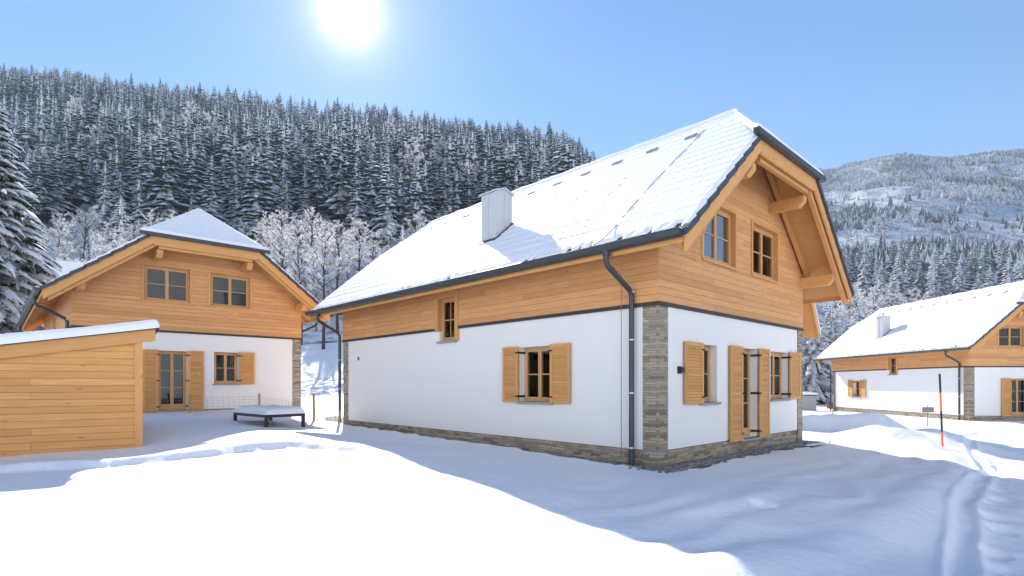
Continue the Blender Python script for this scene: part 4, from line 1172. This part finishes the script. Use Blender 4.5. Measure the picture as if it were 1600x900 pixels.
for i, (px, Y, sc) in enumerate(((1268, 52, 1.0), (1300, 58, .9), (1236, 60, 1.1), (1345, 75, 1.05), (1300, 90, 1.0), (1320, 66, .8))):
    place_tree('spruce_tree', snowy_kinds[i % 3], (px - 800) / 860 * Y, Y, sc, 'snow-covered spruce standing between the large chalet and the farthest one', 'spruces between the large and the farthest chalet')

rs = random.Random(3)
cand = []
yv = 122.0
while yv < 450:
    step = 6.6 + yv * .003
    x = -.98 * yv
    while x < .27 * yv:
        xx = x + rs.uniform(-2.2, 2.2); yy = yv + rs.uniform(-2.2, 2.2)
        cand.append((xx, yy)); x += step
    yv += step
cand = [c for c in cand if float(fbm(np.array([c[0] / 38]), np.array([c[1] / 38]), 88, 2)[0]) > -.42 and rs.random() < (.93 if c[1] > 140 else .72)]
cx = np.array([c[0] for c in cand]); cy = np.array([c[1] for c in cand]); cz = height(cx, cy)
front = []; rest = []
for (x, y), z in zip(cand, cz):
    hh = (19 * rs.choice((rs.uniform(.5, .85), rs.uniform(.75, 1.1), rs.uniform(.85, 1.28)))) * (1 - .26 * min(1, max(0, (y - 150) / 120)))
    if hidden(x, y, z + hh): continue
    (front if len(front) < 215 and y < 190 else rest).append((x, y, z, hh))
for (x, y, z, hh) in front:
    place_tree('hill_spruce', hill_kinds[rs.randrange(8)], x, y, hh / 18, 'frosted spruce in the lower ranks of the wooded hill behind the chalets', 'spruces on the lower wooded hill', wide=rs.uniform(.95, 1.5), dz=-.3)
hq = [(60, 150), (150, 175), (255, 160), (330, 200), (395, 150), (470, 165), (530, 140), (570, 175), (640, 150), (690, 170), (735, 150), (610, 230), (300, 240), (120, 230), (800, 190), (850, 210)]
HILL_FROST = [(px, Y, rs.uniform(1.25, 1.7)) for px, Y in hq]
# right-hand foot of the mountain
nright = 0
rcand = []
for Y in (150, 165, 182, 200, 222, 248):
    q = .50
    while q < .98:
        x = q * Y + rs.uniform(-3, 3); y = Y + rs.uniform(-6, 6); q += rs.uniform(5.5, 8.5) / Y
        z = hgt(x, y); hh = rs.uniform(12, 20)
        if hidden(x, y, z + hh): continue
        rcand.append((x, y, z, hh))
rcand.sort(key=lambda c: c[1])
for (x, y, z, hh) in rcand[:75]:
    place_tree('valley_spruce', hill_kinds[rs.randrange(8)], x, y, hh / 18, 'dark snow-dusted spruce at the foot of the bare mountain behind the farthest chalet', 'spruces at the foot of the mountain', wide=rs.uniform(.9, 1.3), dz=-.3)
rest += rcand[75:]

def stuff_trees(name, items, lods, mats, label):
    V = []; F = []; M = []; n = 0
    for (x, y, z, hh) in items:
        v, f, m = lods[rs.randrange(len(lods))]
        a = rs.uniform(0, 6.28); c, s = math.cos(a), math.sin(a); k = hh / 18; w = k * rs.uniform(.95, 1.5)
        P_ = np.stack([(v[:, 0] * c - v[:, 1] * s) * w + x, (v[:, 0] * s + v[:, 1] * c) * w + y, v[:, 2] * k + z - .4], 1)
        V.append(P_); F.append(f + n); M.append(m); n += len(v)
    o = link(name, np_mesh(name, np.concatenate(V), [np.concatenate(F)], mats, np.concatenate(M)))
    o['kind'] = 'stuff'; o['label'] = label; return o
lod2 = [spruce_arrays(500 + i, 19, 4.3, 60, 2, start=.08) for i in range(6)]
lod2 += [(v, f, np.where(m == 0, 2, m)) for v, f, m in lod2[:3]]
stuff_trees('forest', rest, lod2, [M_NEEDLE_C, M_PAD, M_NEEDLE_B], 'dense frosted spruce forest climbing to the top of the left hill')

# far woods on the mountain: ragged little crowns, thinned where the snowfields are
def far_lod(seed, broad):
    r = np.random.RandomState(seed); T = Tri(); n = 6
    tiers = 3 if not broad else 2
    for k in range(tiers):
        z0 = 18 * (.05 + .3 * k) if not broad else 18 * (.12 + .3 * k); z1 = min(18, z0 + 9) if not broad else z0 + 8
        r0 = (3.6 - 1.0 * k) if not broad else (4.2 - .8 * k); r1 = .15 if not broad else 1.9 - .7 * k; ph = r.rand() * 6
        for j in range(n):
            a0, a1 = ph + 6.283 * j / n, ph + 6.283 * (j + 1) / n; q0, q1 = r0 * r.uniform(.6, 1.2), r0 * r.uniform(.6, 1.2)
            T.q((q0 * math.cos(a0), q0 * math.sin(a0), z0 + r.uniform(-1, 1)), (q1 * math.cos(a1), q1 * math.sin(a1), z0 + r.uniform(-1, 1)), (r1 * math.cos(a1), r1 * math.sin(a1), z1), (r1 * math.cos(a0), r1 * math.sin(a0), z1 + r.uniform(-1, 1)), 1 if (broad or r.rand() < .35) else 0)
    return np.array(T.v), np.array(T.f), np.array(T.m)
r2 = np.random.RandomState(8)
NC = 100000
Yc = np.sqrt(r2.uniform(235 ** 2, 1480 ** 2, NC)); Qc = r2.uniform(.44, 1.0, NC); Xc = Qc * Yc
dens = fbm(Xc / 120, Yc / 190, 71, 4) + .35 * fbm(Xc / 30, Yc / 40, 72, 3)
p = np.clip(.50 + dens * 3.0, 0.04, 1) * np.where(Yc < 480, 1.0, .95)
p = np.where(Yc < 420, np.maximum(p, .75), p) * np.clip(Yc / 700, .55, 1)
kp = (r2.rand(NC) < p * .42)
Xc, Yc = Xc[kp], Yc[kp]; Zc = height(Xc, Yc)
br = fbm(Xc / 70, Yc / 90, 73, 3) + r2.uniform(-.35, .35, len(Xc))
darkf = br + np.where(Yc > 1150, .35, 0) + np.where(Yc < 430, .22, 0) > .12
hh = r2.uniform(5.5, 10.5, len(Xc)); hh = np.where(darkf, hh * 1.15, hh * .85)
A = [(x, y, z, h) for x, y, z, h, d in zip(Xc, Yc, Zc, hh, darkf) if d]; B = [(x, y, z, h) for x, y, z, h, d in zip(Xc, Yc, Zc, hh, darkf) if not d]
stuff_trees('mountain_forest', A, [far_lod(600 + i, False) for i in range(5)], [M_FARDARK, M_FARFROST], 'far dark conifers scattered over the mountain side')
stuff_trees('mountain_woods', B, [far_lod(650 + i, True) for i in range(5)], [M_FARDARK, M_FARFROST], 'grey frosted woods covering the mountain side')

def frost_arrays(seed, H, clear, spread, nl=24, tw=.030):
    r = random.Random(seed); limbs = MB(); T = Tri()
    tp = [Vector((0, 0, -1)), Vector((r.uniform(-.2, .2), r.uniform(-.2, .2), H * .35)), Vector((r.uniform(-.4, .4), r.uniform(-.4, .4), H * .7)), Vector((r.uniform(-.5, .5), r.uniform(-.5, .5), H * .98))]
    limbs.tube(tp, [H * .016, H * .012, H * .007, .012], 6)
    def at(f):
        f = max(0, min(.999, f)) * 3; i = int(f); return tp[i].lerp(tp[i + 1], f - i)
    def ribbon(a, b, w, m=0):
        d = (b - a); n = Vector((r.uniform(-1, 1), r.uniform(-1, 1), r.uniform(-1, 1))); s = d.cross(n)
        if s.length < 1e-6: return
        s = s.normalized() * w; T.q(tuple(a - s), tuple(a + s), tuple(b + s * .6), tuple(b - s * .6), m)
    for k in range(nl):
        f = clear + (1 - clear) * ((k + r.random()) / nl) ** .9
        a = at(f); az = k * 2.4 + r.uniform(-.6, .6); ln = H * spread * (1.05 - .65 * (f - clear) / (1 - clear)) * r.uniform(.7, 1.15)
        el = r.uniform(.35, .95); d = Vector((math.cos(az) * math.cos(el), math.sin(az) * math.cos(el), math.sin(el)))
        m = a + d * ln * .55 + Vector((0, 0, -.02 * ln)); e = a + d * ln + Vector((r.uniform(-.2, .2), r.uniform(-.2, .2), .05 * ln)) 
        limbs.tube([a, m, e], [H * .005, H * .0035, .01], 4, caps=False)
        for j in range(8):
            t = .25 + .75 * j / 8 + r.uniform(0, .08); b0 = a.lerp(m, t / .55) if t < .55 else m.lerp(e, min(1, (t - .55) / .45))
            d2 = (d + Vector((r.gauss(0, .7), r.gauss(0, .7), r.gauss(.1, .5)))).normalized(); l2 = ln * r.uniform(.22, .42) * (1.15 - .5 * t)
            b1 = b0 + d2 * l2; ribbon(b0, b1, tw * 1.1)
            for q in range(7):
                c0 = b0.lerp(b1, .2 + .8 * q / 7); d3 = (d2 + Vector((r.gauss(0, .8), r.gauss(0, .8), r.gauss(-.05, .6)))).normalized(); l3 = l2 * r.uniform(.25, .55)
                c1 = c0 + d3 * l3; ribbon(c0, c1, tw * .95)
                for _ in range(3):
                    e0 = c0.lerp(c1, r.uniform(.3, 1)); d4 = (d3 + Vector((r.gauss(0, .9), r.gauss(0, .9), r.gauss(-.1, .7)))).normalized()
                    ribbon(e0, e0 + d4 * l3 * r.uniform(.35, .7), tw * .9)
    o = limbs.build('trunk', [M_BARK]); tm = o.data; bpy.data.objects.remove(o)
    return np_mesh('crown', np.array(T.v), [np.array(T.f)], [M_FROST]), tm
frost_kinds = [frost_arrays(700 + i, 11, .22, .34) for i in range(4)]
tall_kinds = [frost_arrays(720 + i, 13, .45, .26, 20) for i in range(3)]
bush_kinds = [frost_arrays(740 + i, 7, .06, .5, 26, .032) for i in range(3)]
def at(px, Y): return (px - 800) / 860 * Y, Y
def frosty(kinds, items, label, group, name='frosted_tree'):
    for i, (px, Y, sc) in enumerate(items):
        x, y = at(px, Y); place_tree(name, kinds[i % len(kinds)], x, y, sc, label, group)
frosty(frost_kinds, [(95, 72, 1.0), (130, 84, 1.1), (165, 74, .95), (205, 82, .9), (235, 88, 1.0), (268, 92, .95), (110, 60, .8), (150, 62, .85), (185, 66, .9), (340, 96, .8), (380, 90, .9)],
       'leafless frost-white tree in the thicket above the shed chalet roof', 'frosted thicket above the shed chalet')
frosty(bush_kinds, [(85, 52, 1.0), (125, 55, 1.1), (170, 70, 1.2), (215, 74, 1.2), (250, 80, 1.2), (100, 92, 1.3), (140, 98, 1.3), (285, 100, 1.2)],
       'low frosted shrub between the tall spruce and the shed chalet roof', 'frosted shrubs above the shed chalet', 'frosted_shrub')
frosty(tall_kinds, [(442, 62, 1.05), (470, 58, .95), (505, 56, .9), (528, 64, .98), (420, 70, 1.0), (488, 72, 1.0), (560, 68, 1.0)],
       'leafless tree with slender dark stem and frosted crown between two chalets', 'slender frosted trees between two chalets')
frosty(frost_kinds, [(440, 80, 1.0), (505, 84, 1.0), (545, 78, 1.0), (580, 80, .95), (612, 90, .95), (650, 98, 1.0), (700, 104, 1.0), (415, 88, 1.0), (470, 92, 1.0)],
       'bushy frost-white tree below the dark spruces, behind the large chalet eave', 'frosted trees behind the large chalet eave')
frosty(frost_kinds, HILL_FROST, 'leafless tree white with frost among the spruces of the wooded hill', 'frosted leafless trees on the wooded hill')
frosty(bush_kinds, [(455, 66, .9), (480, 75, 1.0), (520, 72, 1.0), (540, 80, 1.0), (495, 64, .7)],
       'low frosted shrub on the snowy bank between two chalets', 'frosted shrubs on the bank', 'frosted_shrub')
frosty(frost_kinds, [(1340, 82, 1.2), (1362, 92, 1.3), (1390, 98, 1.3), (1420, 112, 1.3), (1330, 105, 1.4), (1445, 128, 1.3), (1310, 120, 1.5), (1475, 130, 1.2), (1510, 135, 1.2), (1550, 138, 1.3), (1590, 142, 1.3)],
       'grey frosted tree behind the roof of the farthest chalet', 'frosted trees behind the farthest chalet')

# small snowed-in cabin glimpsed behind the chalet on the left
def cabin():
    x, y = at(104, 48); z = hgt(x, y)
    zt = (600 - 409) / 860 * 48 + 1.52 - z
    root = empty('cabin', (x, y, z), R(28)); root.rotation_euler.z = R(118); tag(root, 'snowy cabin roof just visible between the big spruce and the nearest roof', 'cabin')
    mb = MB(); mb.box(-2.4, 2.4, -2, 3, -1, zt - 1.6); mb.build('wall', M_WOOD, root)
    mb = MB(); mb.prism([(-3, -2.6, zt - 1.75), (3, -2.6, zt - 1.75), (0, -2.6, zt - .2)], (0, 6.4, 0)); rf = mb.build('roof', M_TILE, root)
    mb = MB(); mb.prism([(-3.05, -2.65, zt - 1.72), (0, -2.65, zt - .15), (3.05, -2.65, zt - 1.72), (3.0, -2.65, zt - 1.55), (0, -2.65, zt + .06), (-3.0, -2.65, zt - 1.55)], (0, 6.5, 0)); mb.build('snow_cover', M_ROOFSNOW, rf)
cabin()

# ------------------------------------------------------------------ haze, sky, sun, camera
HAZE = 0.00028
if HAZE:
    mb = MB(); mb.box(-2050, 2050, -2050, 2050, -60, 660)
    m = bpy.data.materials.new('haze_air'); m.use_nodes = True; nt = m.node_tree
    for n in list(nt.nodes):
        if n.type != 'OUTPUT_MATERIAL': nt.nodes.remove(n)
    pv = nt.nodes.new('ShaderNodeVolumePrincipled'); pv.inputs['Color'].default_value = (.72, .86, 1, 1); pv.inputs['Density'].default_value = HAZE
    pv.inputs['Anisotropy'].default_value = .1
    nt.links.new(pv.outputs[0], [n for n in nt.nodes if n.type == 'OUTPUT_MATERIAL'][0].inputs['Volume'])
    hz = mb.build('haze', m); hz['kind'] = 'stuff'; hz['label'] = 'thin winter haze in the valley air'
wld = bpy.data.worlds.new('World'); SC.world = wld; wld.use_nodes = True
nt = wld.node_tree; bg = nt.nodes['Background']
sky = nt.nodes.new('ShaderNodeTexSky'); sky.sky_type = 'NISHITA'; sky.sun_disc = False
sky.sun_elevation = R(SUN_EL); sky.sun_rotation = R(SUN_AZ); sky.altitude = 900; sky.air_density = 1.0; sky.dust_density = 0.0; sky.ozone_density = 3.0
# bright aureole round the sun (real sky glow, by angle from the sun)
tc = nt.nodes.new('ShaderNodeTexCoord')
dp = nt.nodes.new('ShaderNodeVectorMath'); dp.operation = 'DOT_PRODUCT'; nt.links.new(tc.outputs['Generated'], dp.inputs[0]); dp.inputs[1].default_value = SUNV
ang = math_(nt, 'ARCCOSINE', math_(nt, 'MINIMUM', dp.outputs['Value'], 1.0))
g1 = math_(nt, 'MULTIPLY', math_(nt, 'EXPONENT', math_(nt, 'DIVIDE', ang, -R(1.0))), 34.0)
g2 = math_(nt, 'MULTIPLY', math_(nt, 'EXPONENT', math_(nt, 'DIVIDE', ang, -R(6.5))), 3.0)
gl = math_(nt, 'ADD', g1, g2)
gc = nt.nodes.new('ShaderNodeVectorMath'); gc.operation = 'SCALE'; gc.inputs[0].default_value = (1, .86, .68); nt.links.new(gl, gc.inputs['Scale'])
ad = nt.nodes.new('ShaderNodeVectorMath'); ad.operation = 'ADD'; hs = nt.nodes.new('ShaderNodeHueSaturation'); hs.inputs['Saturation'].default_value = 1.22; nt.links.new(sky.outputs[0], hs.inputs['Color']); nt.links.new(hs.outputs[0], ad.inputs[0]); nt.links.new(gc.outputs[0], ad.inputs[1])
nt.links.new(ad.outputs[0], bg.inputs['Color']); bg.inputs['Strength'].default_value = .097
sl = bpy.data.lights.new('sun', 'SUN'); sl.energy = 5.0; sl.angle = R(.53); sl.color = (1, .95, .87)
so = bpy.data.objects.new('sun', sl); COL.objects.link(so); so.rotation_euler = SUNV.to_track_quat('Z', 'Y').to_euler(); so.location = SUNV * 100

cam = bpy.data.cameras.new('camera'); co = bpy.data.objects.new('camera', cam); COL.objects.link(co)
co.location = (0, 0, 1.52); co.rotation_euler = (R(90), 0, 0)
cam.sensor_width = 36; cam.lens = 860 / 1600 * 36; cam.shift_y = 150 / 1600; cam.clip_start = .05; cam.clip_end = 6000
SC.camera = co
SC.render.engine = 'CYCLES'; SC.cycles.max_bounces = 6; SC.cycles.diffuse_bounces = 4; SC.cycles.glossy_bounces = 3; SC.cycles.volume_bounces = 0; SC.cycles.transmission_bounces = 2
SC.cycles.use_denoising = True; SC.cycles.caustics_reflective = False; SC.cycles.caustics_refractive = False; SC.cycles.sample_clamp_indirect = 6
vs = SC.view_settings; vs.view_transform = 'Standard'; vs.look = 'None'; vs.exposure = 1.0; vs.gamma = 1.0; vs.use_curve_mapping = False
